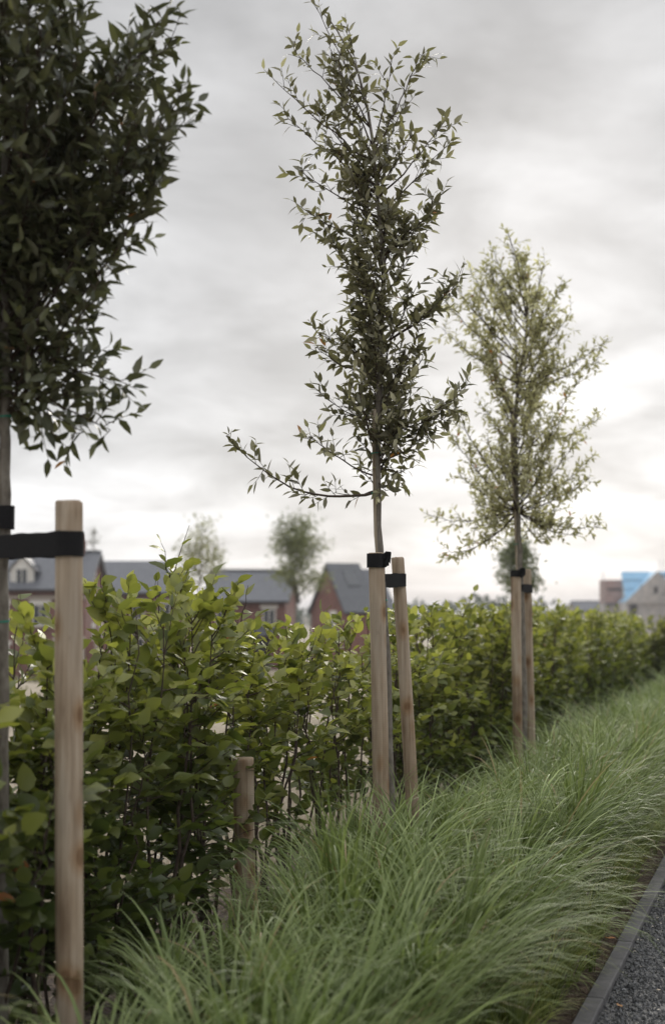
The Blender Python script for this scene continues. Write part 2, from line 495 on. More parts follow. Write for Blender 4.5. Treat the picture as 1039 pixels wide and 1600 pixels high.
hum = lambda O, Y: 0.012 * np.sin(O * 23 + 3 * np.sin(Y * 5)) * np.sin(Y * 19 + O * 7) + 0.008 * np.sin(O * 57 + Y * 31) - 0.005
V, F = row_strip(-2.05, 0.004, -3, 32, 60, 800, hum)
tag(link('planting_bed', make_mesh('planting_bed', V, F), M['soil']), kind='structure')
V, F = row_strip(0.066, 2.9, -6, 45, 20, 120, lambda O, Y: 0.0 * O + 0.002)
tag(link('path', make_mesh('path', V, F), M['asphalt']), kind='structure')

# kerb: edging stones laid end to end, each its own piece
kerb = empty('kerb', (kerb_x(0), 0, 0)); tag(kerb, 'grey concrete edging kerb between the grass bed and the dark path', 'kerb')
KL = 0.914
g = Geo()
hw, hl, zt, zb, bv = 0.032, KL / 2 - 0.004, 0.028, -0.12, 0.005
prof = [(-hw, zb), (hw, zb), (hw, zt - bv), (hw - bv, zt), (-hw + bv, zt), (-hw, zt - bv)]
vv = []
for yy, k in ((-hl, 0.9), (-hl + 0.006, 1), (hl - 0.006, 1), (hl, 0.9)):
    vv += [(x * k, yy, z if z < 0 else z * (1 if k == 1 else 0.9)) for x, z in prof]
f4 = [(r * 6 + j, r * 6 + (j + 1) % 6, r * 6 + 6 + (j + 1) % 6, r * 6 + 6 + j) for r in range(3) for j in range(6)]
f4 += [(3, 2, 1, 0), (5, 4, 3, 0), (18, 19, 20, 21), (18, 21, 22, 23)]
g.add(vv, F4=f4)
kme = g.mesh('kerb_stone'); kme.materials.append(M['concrete'])
rzk = -math.atan2(SL, 1)
t0 = 6.06 / U[1]
for k in range(-7, 26):
    o = link('kerb_stone', kme, None, kerb)
    c = U * (t0 + (k + 0.5) * KL) + R_ * (0.035 + random.uniform(-0.0015, 0.0015))
    o.location = (c[0], c[1], random.uniform(-0.002, 0.002))
    o.rotation_euler = (random.uniform(-.002, .002), random.uniform(-.012, .012), rzk + random.uniform(-.0025, .0025))

# loose chips on the open asphalt
def chips(n):
    y = RNG.uniform(3.4, 11, n)
    wmax = np.minimum(0.27 * y + 0.25 - kerb_x(y), 2.6) * U[1]
    off = 0.072 + RNG.random(n) * np.maximum(wmax, 0.1)
    c = np.stack((kerb_x(y), y, np.zeros(n)), 1) + R_ * off[:, None]
    c[:, 2] = 0.002 + RNG.uniform(-0.001, 0.003, n)
    r = RNG.uniform(0.0035, 0.0078, n) * RNG.choice((1, 1, 1.35), n)
    dirs = np.array(((1, 0, 0), (0, 1, 0), (-1, 0, 0), (0, -1, 0), (0, 0, 1)), float)
    V = np.repeat(dirs[None], n, 0) * (0.75 + 0.5 * RNG.random((n, 5, 1)))
    V[:, 4, :2] = RNG.uniform(-.5, .5, (n, 2)); V[:, 4, 2] *= 0.8
    V[:, :4, 2] = RNG.uniform(-.15, .45, (n, 4))
    a = RNG.uniform(0, 6.28, n); ca, sa = np.cos(a)[:, None], np.sin(a)[:, None]
    V = np.stack((V[..., 0] * ca - V[..., 1] * sa, V[..., 0] * sa + V[..., 1] * ca, V[..., 2]), -1) * r[:, None, None] + c[:, None]
    f = np.array(((0, 1, 4), (1, 2, 4), (2, 3, 4), (3, 0, 4)))
    F = (np.arange(n)[:, None, None] * 5 + f).reshape(-1, 3)
    v = np.exp(RNG.normal(math.log(0.026), 0.5, n)); pale = RNG.random(n) < 0.012
    v = np.where(pale, RNG.uniform(.2, .45, n), np.clip(v, .012, .12))
    t = np.stack((v * np.where(pale, 1.05, .97), v * np.where(pale, .95, 1), v * np.where(pale, .8, 1.08)), 1)
    return make_mesh('asphalt_chips', V.reshape(-1, 3), F, tint=np.repeat(t, 5, 0), smooth=False)


tag(link('asphalt_chips', chips(36000), M['chip']), 'dark stone chips of the open grained path surface', 'stone chips', kind='stuff')

# ------------------------------------------------------------------ leaves
def leaf_template(w, fold, curl, serr=0.0):
    v = [(0, 0, 0), (0, .34, 0), (0, .68, 0), (0, 1, 0),
         (-w, .30, fold), (-w * .82, .64, fold * .8), (w, .30, fold), (w * .82, .64, fold * .8)]
    f = [(0, 1, 4), (4, 1, 5), (1, 2, 5), (5, 2, 3), (0, 6, 1), (6, 7, 1), (1, 7, 2), (7, 3, 2)]
    v = np.array(v, float); v[:, 2] -= curl * v[:, 1] ** 2
    return v, np.array(f)


def broad_leaf(w, fold, curl):
    v = [(0, 0, 0), (0, .35, 0), (0, .70, 0), (0, 1, 0)]
    for sg in (-1, 1):
        v += [(sg * w * .72, .15, fold * .7), (sg * w, .42, fold), (sg * w * .66, .74, fold * .55)]
    f = [(0, 1, 4), (4, 1, 5), (1, 2, 5), (5, 2, 6), (2, 3, 6), (0, 7, 1), (7, 8, 1), (1, 8, 2), (8, 9, 2), (2, 9, 3)]
    v = np.array(v, float); v[:, 2] -= curl * v[:, 1] ** 2
    v[5, 2] += .03; v[9, 2] += .03; v[6, 2] -= .02
    return v, np.array(f)


T_OAK = leaf_template(0.19, 0.05, 0.16)
T_HEDGE = broad_leaf(0.34, 0.085, 0.16)
T_FAR = (np.array(((0, 0, 0), (-.32, .5, .05), (.32, .5, .05), (0, 1, -.1)), float), np.array(((0, 2, 1), (1, 2, 3))))


def leaf_frames(d, up):
    d = unit(d)
    sd = unit(np.cross(d, up)); nn = np.cross(sd, d)
    return d, sd, nn


def place_leaves(T, pos, d, up, size, tint):
    tv, tf = T
    d, sd, nn = leaf_frames(d, up)
    n = len(pos)
    V = pos[:, None] + size[:, None, None] * (tv[None, :, 0:1] * sd[:, None] + tv[None, :, 1:2] * d[:, None] + tv[None, :, 2:3] * nn[:, None])
    h = np.sin(pos @ np.array((127.1, 311.7, 74.7))) * 43758.5; h = (h - np.floor(h)) * 2 - 1     # each leaf curls its own way
    V = V + (size * .22 * h)[:, None, None] * (tv[None, :, 1:2] ** 2) * nn[:, None] + (size * .18 * np.sin(h * 9))[:, None, None] * np.abs(tv[None, :, 0:1]) * nn[:, None]
    F = (np.arange(n)[:, None, None] * len(tv) + tf).reshape(-1, 3)
    return V.reshape(-1, 3), F, np.repeat(tint, len(tv), 0)


CAMV = np.array((0, 0, CAMZ))


def pick_visible(V, F, L, nv, nf, limit=300, blockers=None, ymax=99, frame=True):
    """indices of the leaves that show largest from where the photograph was taken"""
    pos, d, up, size = L['pos'], L['d'], L['up'], L['size']
    c = pos + d * size[:, None] * 0.5
    dd, sd, nn = leaf_frames(d, up)
    view = c - CAMV; dist = np.linalg.norm(view, axis=1)
    face = np.abs(np.sum(nn * view, 1)) / dist
    score = size * size * (0.15 + face) / dist ** 2
    xc, zc = view[:, 0] / view[:, 1], view[:, 2] / view[:, 1]
    ok = (np.abs(xc) < 0.236) & (zc < 0.45) & (zc > -0.29) & (view[:, 1] < ymax)
    bvh = BVHTree.FromPolygons(V.tolist(), F.tolist())
    out = []
    for i in np.argsort(-np.where(ok, score, -1)):
        if not ok[i] or len(out) >= limit: break
        r = bvh.ray_cast(Vector(CAMV), Vector(view[i] / dist[i]))
        if r[2] is not None and r[2] // nf == i:
            out.append(i)
    return np.array(out, int)


def build_leaves(parent, T, L, mat, pick, nvar=10):
    """the rest of the foliage as one mesh, the picked leaves as parts sharing mesh data"""
    base = np.array(parent.location)
    n = len(L['pos'])
    keep = np.ones(n, bool); keep[pick] = False
    V, F, t = place_leaves(T, L['pos'][keep] - base, L['d'][keep], L['up'][keep], L['size'][keep], L['tint'][keep])
    tag(link('foliage', make_mesh('foliage', V, F, tint=t), mat, parent), kind='stuff')
    if not len(pick): return
    order = pick[np.argsort(L['tint'][pick].sum(1))]
    d, sd, nn = leaf_frames(L['d'], L['up'])
    for ch in np.array_split(order, nvar):
        if not len(ch): continue
        me = make_mesh('leaf', T[0], T[1], tint=np.mean(L['tint'][ch], 0))
        me.materials.append(mat)
        for i in ch:
            o = link('leaf', me, None, parent)
            s = L['size'][i]
            m = Matrix.Identity(4)
            for k in range(3):
                m[k][0], m[k][1], m[k][2], m[k][3] = sd[i][k] * s, d[i][k] * s, nn[i][k] * s, L['pos'][i][k] - base[k]
            o.matrix_local = m


class LeafBag:
    def __init__(self):
        self.d = {k: [] for k in ('pos', 'd', 'up', 'size', 'tint')}

    def add(self, pos, d, up, size, tint):
        for k, v in zip(('pos', 'd', 'up', 'size', 'tint'), (pos, d, up, size, tint)): self.d[k].append(np.atleast_2d(v) if k != 'size' else np.atleast_1d(v))

    def done(self):
        return {k: np.concatenate(v) for k, v in self.d.items()}


def bezier(a, c, b, n, jit=0.0):
    t = np.linspace(0, 1, n)[:, None]
    p = (1 - t) ** 2 * a + 2 * t * (1 - t) * c + t ** 2 * b
    if jit:
        w = RNG.normal(0, jit, (n, 3)); w[0] = 0
        p = p + w
    return p


def along(poly, t):
    x = t * (len(poly) - 1); i = min(int(x), len(poly) - 2); f = x - i
    return poly[i] * (1 - f) + poly[i + 1] * f, unit(poly[i + 1] - poly[i])


# ------------------------------------------------------------------ young staked trees
def leaf_twig(bag, wood, p0, d0, length, lsize, tintf, step=0.017, rtw=0.0016, young=0.0):
    """one leafy twig: thin curved shoot, alternate leaves pointing forward, tuft at the end"""
    n = 5
    d1 = unit(d0 + RNG.normal(0, .25, 3) + np.array((0, 0, .25)))
    poly = bezier(p0, p0 + d0 * length * .5, p0 + (d0 + d1) * .5 * length, n)
    wood.tube(poly, np.linspace(rtw, rtw * .5, n), 4, cap=False)
    m = max(3, int(length / step))
    ts = np.linspace(0.18, 1, m)
    phase = RNG.uniform(0, 6.28)
    for k, t in enumerate(ts):
        p, tg = along(poly, min(t, .999))
        a = phase + k * 2.4
        sidev = unit(np.cross(tg, (0.2, .1, 1))); s2 = np.cross(tg, sidev)
        rdl = sidev * math.cos(a) + s2 * math.sin(a)
        fw = RNG.uniform(.35, 1.0) + (0.5 if t > .85 else 0)
        d = unit(tg * fw + rdl * RNG.uniform(.6, 1.0) + RNG.normal(0, .22, 3))
        up = unit(np.array((0, 0, .8)) + tg * .7 - rdl * .2 + RNG.normal(0, .45, 3))
        sz = lsize * RNG.uniform(.6, 1.15) * (.78 if t > .9 else 1)
        bag.add(p, d, up, sz, tintf(t, young))


def staked_tree(label, d, trunk_px, r_trunk, tips, env, n_fill, lsize, tintf, mat, group, leaf_parts, dens=1.0, crown_px=780, rdep=1.0, inset=.03):
    """trunk_px: polyline of (px, py) from the ground up; tips: branch ends (px, py, dY[, attach py])"""
    tp = np.array([P(x, y, d) for x, y in trunk_px])
    tp[0, 2] = -0.06
    root = empty('young_tree', (tp[0, 0], tp[0, 1], 0)); tag(root, label, 'tree', group)
    base = np.array(root.location)
    # smooth trunk
    k = len(tp); tt = np.linspace(0, k - 1, 46)
    fine = np.stack([np.interp(tt, np.arange(k), tp[:, j]) for j in range(3)], 1)
    for _ in range(2): fine[1:-1] = (fine[:-2] + 2 * fine[1:-1] + fine[2:]) / 4
    fine[1:-1, :2] += RNG.normal(0, .0022, (len(fine) - 2, 2))
    h = fine[:, 2]; top = h[-1]
    rr = r_trunk * (1 - np.clip(h / top, 0, 1)) ** .8 + .0022
    g = Geo(); g.tube(fine - base, rr, 10); g.obj('trunk', M['bark'], root, smooth=True)
    zs = fine[:, 2]
    crown_z = P(0, crown_px, d)[2]

    def attach(z):
        z = float(np.clip(z, crown_z, top - .02))
        return np.array([np.interp(z, zs, fine[:, j]) for j in range(3)]), float(np.interp(z, zs, rr))

    bag = LeafBag()

    def branch(tip, az=None, sag=0.0, tw=1.0, wood=None, young=0.0, bare=0.3):
        hv = tip - fine[np.argmin(abs(zs - tip[2]))]                # the last twig and leaves reach past the tip
        hl_ = np.linalg.norm(hv[:2])
        tip = tip - np.array((hv[0], hv[1], 0)) * min(inset / max(hl_, .01), .45) - np.array((0, 0, inset * .5))
        a, ra = attach(az if az is not None else tip[2] - np.linalg.norm((tip - fine[np.argmin(abs(zs - tip[2]))])[:2]) * RNG.uniform(.8, 1.5) - .05)
        L = np.linalg.norm(tip - a)
        ctl = a * .45 + tip * .55 + np.array((0, 0, -L * (.12 + sag)))
        n = max(6, int(L / .05))
        poly = bezier(a, ctl, tip, n, jit=.004)
        r0 = min(ra * .6, .0022 + L * .007)
        wood.tube(poly, np.linspace(r0, .0014, n), 5, cap=False)
        nt = max(3, int(L / .034 * dens * tw))
        for t in np.linspace(bare, 1, nt):
            p, tg = along(poly, min(t, .999))
            dv = unit(tg * .7 + RNG.normal(0, .62, 3) + np.array((0, 0, .2)))
            leaf_twig(bag, wood, p, dv, RNG.uniform(.05, .13) * (1 if t < .97 else .8), lsize, tintf, young=young)

    for tpx in tips:
        x, y, dY = tpx[:3]
        az = P(0, tpx[3], d)[2] if len(tpx) > 3 and tpx[3] else None
        sag = tpx[4] if len(tpx) > 4 else 0.0
        tw = tpx[5] if len(tpx) > 5 else 1.0
        bare = tpx[6] if len(tpx) > 6 else .3
        wood = Geo()
        branch(P(x, y, d + dY), az, sag, tw, wood, young=RNG.random(), bare=bare)
        for v in wood.V: v -= base
        wood.obj('branch', M['twig'], root, smooth=True)
    wood = Geo()
    ey = np.array([e[0] for e in env], float)
    for q in range(n_fill):
        y = np.interp((q + RNG.random()) / n_fill, np.linspace(0, 1, len(ey)), ey)
        xl, xr = np.interp(y, ey, [e[1] for e in env]), np.interp(y, ey, [e[2] for e in env])
        xc, hw = (xl + xr) / 2, (xr - xl) / 2
        a = RNG.uniform(0, 6.283); rr_ = RNG.uniform(.35, 1) ** .6
        tip = P(xc + hw * rr_ * math.cos(a), y, d) + np.array((0, hw / FPX * d * rr_ * rdep * math.sin(a), 0))
        branch(tip, None, 0, 1, wood, young=RNG.random())
    for v in wood.V: v -= base
    tag(wood.obj('twigs', M['twig'], root, smooth=True), kind='stuff')
    L = bag.done()
    V, F, t = place_leaves(T_OAK, L['pos'], L['d'], L['up'], L['size'], L['tint'])
    pick = pick_visible(V, F, L, 8, 8, leaf_parts) if leaf_parts else np.array([], int)
    build_leaves(root, T_OAK, L, mat, pick)
    print(label, 'leaves', len(L['pos']), 'parts', len(pick))
    return root, fine


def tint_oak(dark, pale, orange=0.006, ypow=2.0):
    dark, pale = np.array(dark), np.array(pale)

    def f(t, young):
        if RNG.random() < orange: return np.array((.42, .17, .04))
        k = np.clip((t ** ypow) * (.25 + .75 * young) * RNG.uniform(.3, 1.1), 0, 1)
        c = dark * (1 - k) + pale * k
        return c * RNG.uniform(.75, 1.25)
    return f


D1, D2, D3 = 4.15, 6.45, 10.3
TG = 'young staked oaks in a row along the hedge'
left_tips = [(322, 172, .0), (300, 45, .1), (305, 145, -.1), (292, 255, .0), (235, 280, .1), (280, 20, 0), (262, 205, .15), (200, 378, .0), (190, 415, -.1),
             (180, 480, .05), (172, 545, .1), (228, 582, .0, 520), (205, 655, .0, 575, -.05, .6, .5), (165, 660, .1, 580, 0, .6, .5), (110, 655, -.05, 590), (35, 622, -.05, 600),
             (60, 600, .1, 570), (150, 590, .05), (165, 345, -.05), (140, 300, -.1), (270, 110, .2), (240, 60, -.2), (250, 170, -.15)]
left_env = [(-260, -120, 130), (-150, -190, 210), (-60, -220, 240), (0, -230, 235), (50, -240, 255), (100, -240, 250), (150, -250, 260), (200, -240, 250), (250, -220, 230),
            (290, -170, 175), (320, -140, 110), (360, -150, 112), (410, -170, 122), (450, -170, 122), (500, -155, 135), (545, -150, 120), (575, -140, 90)]
tree1, fine1 = staked_tree('young oak at the left edge of the photo with dense dark foliage', D1,
                           [(2, 1640), (2, 1200), (4, 980), (7, 800), (9, 660), (10, 480), (6, 300), (14, 120), (8, -60), (4, -330)], .024, left_tips, left_env, 105, .068,
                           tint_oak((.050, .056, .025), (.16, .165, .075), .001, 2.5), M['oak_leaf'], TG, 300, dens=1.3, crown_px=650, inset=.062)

mid_tips = [(490, 5, .0, 150, -.1, .45, .35), (455, 72, .05, 200, -.1, .35, .5), (435, 132, -.05, 260, -.1, .35, .55), (452, 185, .1, 290, -.05, .6), (470, 268, 0, 340, -.05, .7), (476, 328, .05, 380), (545, 45, .1, 180, -.05, .5, .5),
            (515, 75, -.1, 200, -.05, .6), (500, 175, .0, 280), (525, 130, .1, 250), (530, 95, -.05, 230),
            (656, 85, .05, 240, -.05, .4, .6), (612, 95, -.1, 230, 0, .5, .5), (630, 160, .1, 280), (692, 190, .05, 310, 0, .5, .55), (690, 235, -.05, 330, 0, .6, .5), (685, 312, .0, 400), (665, 345, .1, 400), (640, 210, -.1, 300),
            (718, 438, -.05, 540, .0, 1.2), (690, 470, .1, 540), (725, 605, -.05, 680, .08, 1.2), (712, 640, .05, 690, .05), (660, 560, 0), (498, 518, 0, 560), (500, 548, .1, 590), (508, 622, -.05, 660), (510, 370, .05),
            (485, 680, -.1, 745, .0, .9, .45), (353, 680, -.1, 768, .22, .55, .25), (525, 770, 0, 765, .1, .5), (655, 690, 0, 720), (632, 735, .05, 730), (602, 765, -.05, 750), (560, 730, .1, 760), (640, 640, -.1)]
mid_env = [(230, 530, 640), (250, 520, 650), (300, 525, 645), (340, 535, 640), (380, 540, 640), (420, 540, 650), (460, 540, 660), (500, 540, 660), (540, 545, 660), (580, 545, 660), (620, 540, 660), (660, 550, 650), (700, 565, 630)]
tree2, fine2 = staked_tree('tall narrow young oak in the middle with one long low branch', D2,
                           [(613, 1330), (608, 1150), (601, 960), (591, 850), (588, 700), (594, 560), (600, 420), (590, 300), (580, 200), (560, 110), (525, 45), (505, 20)], .0235, mid_tips, mid_env, 68, .065,
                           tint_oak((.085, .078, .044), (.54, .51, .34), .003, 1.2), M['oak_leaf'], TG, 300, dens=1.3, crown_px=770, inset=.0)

far_tips = [(796, 368, 0, 500, -.1, .8), (770, 392, .05, 500, -.05, .7), (850, 405, 0, 520, 0, .8), (877, 440, .1, 530), (890, 490, -.1), (946, 535, 0, 600), (935, 560, .1, 610), (905, 592, 0), (937, 655, -.05, 700), (898, 690, .1), (925, 712, 0),
            (920, 748, -.1), (937, 822, .05, 800, .05), (900, 835, 0, 800, .08), (700, 862, -.05, 800, .15), (675, 806, 0, 790, .1), (715, 740, .1), (706, 682, 0), (702, 622, -.1), (690, 512, .1, 600), (692, 470, 0, 570), (705, 440, -.05, 560), (738, 430, .1, 540), (765, 425, 0, 520), (820, 400, .1, 500),
            (740, 850, .1, 800, .1), (870, 820, -.1), (850, 850, .1, 800, .1)]
far_env = [(400, 775, 830), (440, 740, 850), (480, 715, 870), (520, 715, 885), (560, 730, 880), (600, 735, 870), (640, 735, 880), (680, 730, 880), (720, 735, 895), (760, 730, 900), (800, 725, 900), (830, 730, 890)]
tree3, fine3 = staked_tree('young oak with a broad pale crown farther along the row', D3,
                           [(818, 1230), (816, 1050), (812, 900), (808, 800), (803, 660), (812, 580), (823, 520), (823, 450), (805, 400), (797, 372)], .034, far_tips, far_env, 88, .056,
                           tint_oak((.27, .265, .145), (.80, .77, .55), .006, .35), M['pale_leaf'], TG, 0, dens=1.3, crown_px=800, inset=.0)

# ------------------------------------------------------------------ stakes
def stake(label, top, bot, dia, seed, crack=None, zcut=None, group='round timber tree stakes', name='tree_stake'):
    """turned round stake: chamfered top, slight swelling, a drying crack as a real groove"""
    rg = np.random.default_rng(seed)
    top, bot = np.asarray(top, float), np.asarray(bot, float)
    ax = top - bot; ax = ax / ax[2]
    b = bot - ax * (bot[2] + .1)               # runs 10 cm into the soil
    L = np.linalg.norm(top - b); ax = unit(ax)
    root = empty(name, (bot - ax * bot[2] / ax[2])); tag(root, label, 'stake', group)
    base = np.array(root.location)
    S, K = 40, 60
    a = unit(np.cross(ax, (0, 1, 0))); c = np.cross(ax, a)
    ang = np.arange(S) / S * 2 * math.pi
    rings = []
    for k in range(K):
        t = k / (K - 1); z = L * t
        r = dia / 2 * (1 + .012 * math.sin(z * 4 + seed) + .008 * math.sin(z * 11 + 2 * seed)) * np.ones(S)
        r *= 1 + .008 * np.sin(3 * ang + seed)
        if crack:
            ca, z0, z1, dep, wnd = crack
            if z0 < z < z1:
                wob = ca + .12 * math.sin(z * 3 + seed)
                e = math.sin(math.pi * (z - z0) / (z1 - z0)) ** .5
                da = np.abs((ang - wob + math.pi) % (2 * math.pi) - math.pi)
                r -= dep * e * np.clip(1 - da / wnd, 0, 1)
        off = np.array((math.sin(z * 2.1 + seed), math.cos(z * 1.7 + seed), 0)) * .0025
        rings.append(b + ax * z + off + (np.cos(ang)[:, None] * a + np.sin(ang)[:, None] * c) * r[:, None])
    # chamfer and end grain
    for dz, f in ((.004, .93), (.0065, .83), (.007, .45)):
        r = dia / 2 * f
        rings.append(top + ax * dz + (np.cos(ang)[:, None] * a + np.sin(ang)[:, None] * c) * r + rg.normal(0, .0006, (S, 3)))
    V = np.vstack(rings + [top[None] + ax * .007]) - base
    K2 = len(rings)
    i = np.arange(K2 - 1)[:, None] * S; j = np.arange(S)[None]; jn = (j + 1) % S
    q = np.stack((i + jn, i + j, i + j + S, i + jn + S), -1).reshape(-1, 4)
    f3 = [(K2 * S, (K2 - 1) * S + (s + 1) % S, (K2 - 1) * S + s) for s in range(S)]
    link('shaft', make_mesh('shaft', V, [np.array(f3), q]), M['wood'], root)
    return root, lambda z: b + ax * ((z - b[2]) / ax[2])


st1, ax1 = stake('thick timber stake tied by a black strap to the dark leafy oak', P(107.5, 786, 3.95), P(111, 1600, 3.95), .0765, 3, (4.05, .2, .95, .004, .2))
st2, ax2 = stake('timber stake with a black band at its top in front of the narrow oak', P(587, 866, 6.3), P(596, 1275, 6.3), .071, 11, (4.6, 1.05, 1.4, .003, .18))
st3, ax3 = stake('slim cracked timber stake leaning behind the narrow oak', P(620.5, 873, 6.66), P(643, 1240, 6.66), .061, 5, (4.9, .9, 1.72, .008, .22))
st4, ax4 = stake('split timber stake left of the broad pale oak', P(806, 893, 10.05), P(808.5, 1200, 10.05), .070, 8, (5.0, .8, 1.6, .006, .25))
st5, ax5 = stake('brown timber stake right of the broad pale oak', P(822.5, 891, 10.5), P(830, 1195, 10.5), .069, 21, (4.4, .3, .8, .003, .2))
st6, ax6 = stake('short timber post half hidden among the hedge stems', P(381, 1186, 6.0), P(383, 1330, 6.0), .088, 15, None, name='timber_post', group='short timber posts')
del st6['group']
st6['category'] = 'post'

# ------------------------------------------------------------------ straps
def hull2(points):
    pts = sorted(map(tuple, points))
    def half(pp):
        o = []
        for p in pp:
            while len(o) > 1 and (o[-1][0] - o[-2][0]) * (p[1] - o[-2][1]) - (o[-1][1] - o[-2][1]) * (p[0] - o[-2][0]) <= 0: o.pop()
            o.append(p)
        return o[:-1]
    return np.array(half(pts) + half(pts[::-1]))


def band_geo(g, circles, z0, z1, th=.003, tilt=(0, 0), pinch=0.0):
    """a webbing loop drawn tight round the given circles (x, y, r)"""
    ang = np.arange(28) / 28 * 2 * math.pi
    pts = np.concatenate([np.stack((x + (r + .0015) * np.cos(ang), y + (r + .0015) * np.sin(ang)), 1) for x, y, r in circles])
    inn = hull2(pts)
    cen = inn.mean(0)
    # resample evenly, so that the long runs can sag a little
    seg = np.linalg.norm(np.roll(inn, -1, 0) - inn, axis=1); cum = np.concatenate(([0], np.cumsum(seg)))
    n = 96
    s = np.linspace(0, cum[-1], n, endpoint=False)
    cl = np.vstack((inn, inn[:1]))
    inn = np.stack([np.interp(s, cum, cl[:, k]) for k in range(2)], 1)
    tg = np.roll(inn, -1, 0) - np.roll(inn, 1, 0); nrm = unit(np.stack((tg[:, 1], -tg[:, 0]), 1))
    outp = inn + nrm * th
    tz_ = tilt[0] * (inn[:, 0] - cen[0]) + tilt[1] * (inn[:, 1] - cen[1])
    wob = .0012 * np.sin(s * 31) + .0008 * np.sin(s * 73)
    V = np.concatenate([np.column_stack((outp, z0 + tz_ + wob)), np.column_stack((outp, z1 + tz_ - wob)), np.column_stack((inn, z1 + tz_ - wob)), np.column_stack((inn, z0 + tz_ + wob))])
    i = np.arange(n); k = (i + 1) % n
    q = np.concatenate([np.stack((a * n + i, a * n + k, b * n + k, b * n + i), 1) for a, b in ((0, 1), (1, 2), (2, 3), (3, 0))])
    g.add(V, F4=q)


def trunk_at(fine, z): return np.array([np.interp(z, fine[:, 2], fine[:, j]) for j in range(3)])


def strap(label, circles_fn, zc, hgt, extra=None, tilt=(0, 0)):
    circ = circles_fn(zc)
    root = empty('tree_strap', (circ[0][0], circ[0][1], zc - hgt / 2)); tag(root, label, 'strap', 'black webbing straps tying the trees to their stakes')
    base = np.array(root.location)
    g = Geo(); band_geo(g, circ, zc - hgt / 2, zc + hgt / 2, tilt=tilt)
    for v in g.V: v -= base
    g.obj('band', M['strap'], root, smooth=False)
    if extra: extra(root, base)
    return root


def knot(at, sx, sz, seed):
    def f(root, base):
        rg = np.random.default_rng(seed)
        g = Geo()
        for k in range(3):                     # folded tail: crumpled flat strips
            n = 6
            t = np.linspace(0, 1, n)
            xx = at[0] + t * sx * (1 - .2 * k) ; yy = at[1] - .004 - .006 * k + .006 * np.sin(t * 5 + k)
            zz = at[2] + sz * (.32 - .3 * k) + .008 * np.sin(t * 4 + 2 * k) * t
            wv = sz * (.36 - .05 * k) * (1 + .35 * t)
            lo = np.stack((xx, yy, zz - wv), 1); hi = np.stack((xx + .004 * rg.normal(size=n), yy - .004, zz + wv), 1)
            lo2, hi2 = lo + (0, .004, 0), hi + (0, .004, 0)
            V = np.concatenate((lo, hi, hi2, lo2)) - base
            i = np.arange(n - 1)
            q = np.concatenate([np.stack((a * n + i, a * n + i + 1, b * n + i + 1, b * n + i), 1) for a, b in ((0, 1), (1, 2), (2, 3), (3, 0))])
            q = np.concatenate((q, [(0, n, 2 * n, 3 * n), (n - 1, 4 * n - 1, 3 * n - 1, 2 * n - 1)]))
            g.add(V, F4=q)
        g.obj('tail', M['strap'], root)
    return f


def circ_st(axf, r): return lambda z: (*axf(z)[:2], r)


z1_ = P(110, 850, 3.95)[2]
strap('wide black strap tying the dark leafy oak to its thick stake', lambda z: [(*ax1(z)[:2], .0385), (*trunk_at(fine1, z)[:2], .024)], z1_, .068)
ztr = P(8, 815, D1)[2]
strap('black webbing wound round the trunk of the dark leafy oak above its strap', lambda z: [(*trunk_at(fine1, z)[:2], .0245)], ztr + .012, .07)
z2_ = P(587, 876, 6.3)[2]
a2 = ax2(z2_)
strap('black band with a knotted end round the left stake top of the narrow oak', lambda z: [(*ax2(z)[:2], .036), (*trunk_at(fine2, z)[:2], .012)], z2_, .064,
      knot((a2[0] + .035, a2[1] - .01, z2_ + .0), .028, .05, 2))
z3_ = P(620, 908, 6.66)[2]
strap('short black strap from the narrow oak to its slim leaning stake', lambda z: [(*ax3(z)[:2], .031), (*trunk_at(fine2, z)[:2], .014)], z3_, .062, tilt=(.08, 0))
z4_ = P(806, 896, 10.05)[2]
a4 = ax4(z4_)
strap('black band with a crumpled end on the left stake of the pale oak', lambda z: [(*ax4(z)[:2], .036), (*trunk_at(fine3, z)[:2], .02)], z4_ , .05, knot((a4[0] + .02, a4[1] - .035, z4_), .04, .05, 4))
z5_ = P(824, 920, 10.5)[2]
strap('short black strap from the pale oak to its right stake', lambda z: [(*ax5(z)[:2], .036), (*trunk_at(fine3, z)[:2], .022)], z5_, .062)

# ------------------------------------------------------------------ canes with their ties
def cane(label, fine, z0, z1, off, r, ties):
    zs = np.linspace(z0, z1, 14)
    pts = np.array([trunk_at(fine, z) + np.array(off) * (1 + .25 * math.sin(z * 3)) for z in zs])
    root = empty('support_cane', pts[0]); tag(root, label, 'cane', 'canes tied to the young trunks')
    base = np.array(root.location)
    g = Geo(); g.tube(pts - base, r * (1 + .06 * np.sin(np.arange(14) * 2.2)), 9); g.obj('shaft', M['cane'], root, smooth=True)
    for zt in ties:
        p = trunk_at(fine, zt); q = p + np.array(off)
        g = Geo(); band_geo(g, [(q[0], q[1], r + .001), (p[0], p[1], .017)], zt - .0035, zt + .0035, .002, tilt=(.1, 0))
        for v in g.V: v -= base
        g.obj('tie', M['tie'], root)


zz = lambda py, d=D2: P(0, py, d)[2]
cane('pale split cane tied with green ties to the narrow oak trunk', fine2, zz(1285), zz(640), (-.016, -.012, 0), .0085, [zz(938), zz(1157), zz(770), zz(708)])
cane('cane tied with a green tie to the trunk of the dark leafy oak', fine1, zz(1500, D1), zz(560, D1), (-.028, -.01, 0), .009, [zz(652, D1), zz(972, D1)])
cane('thin cane against the trunk of the broad pale oak', fine3, zz(1160, D3), zz(640, D3), (-.022, -.012, 0), .009, [zz(1020, D3), zz(850, D3)])

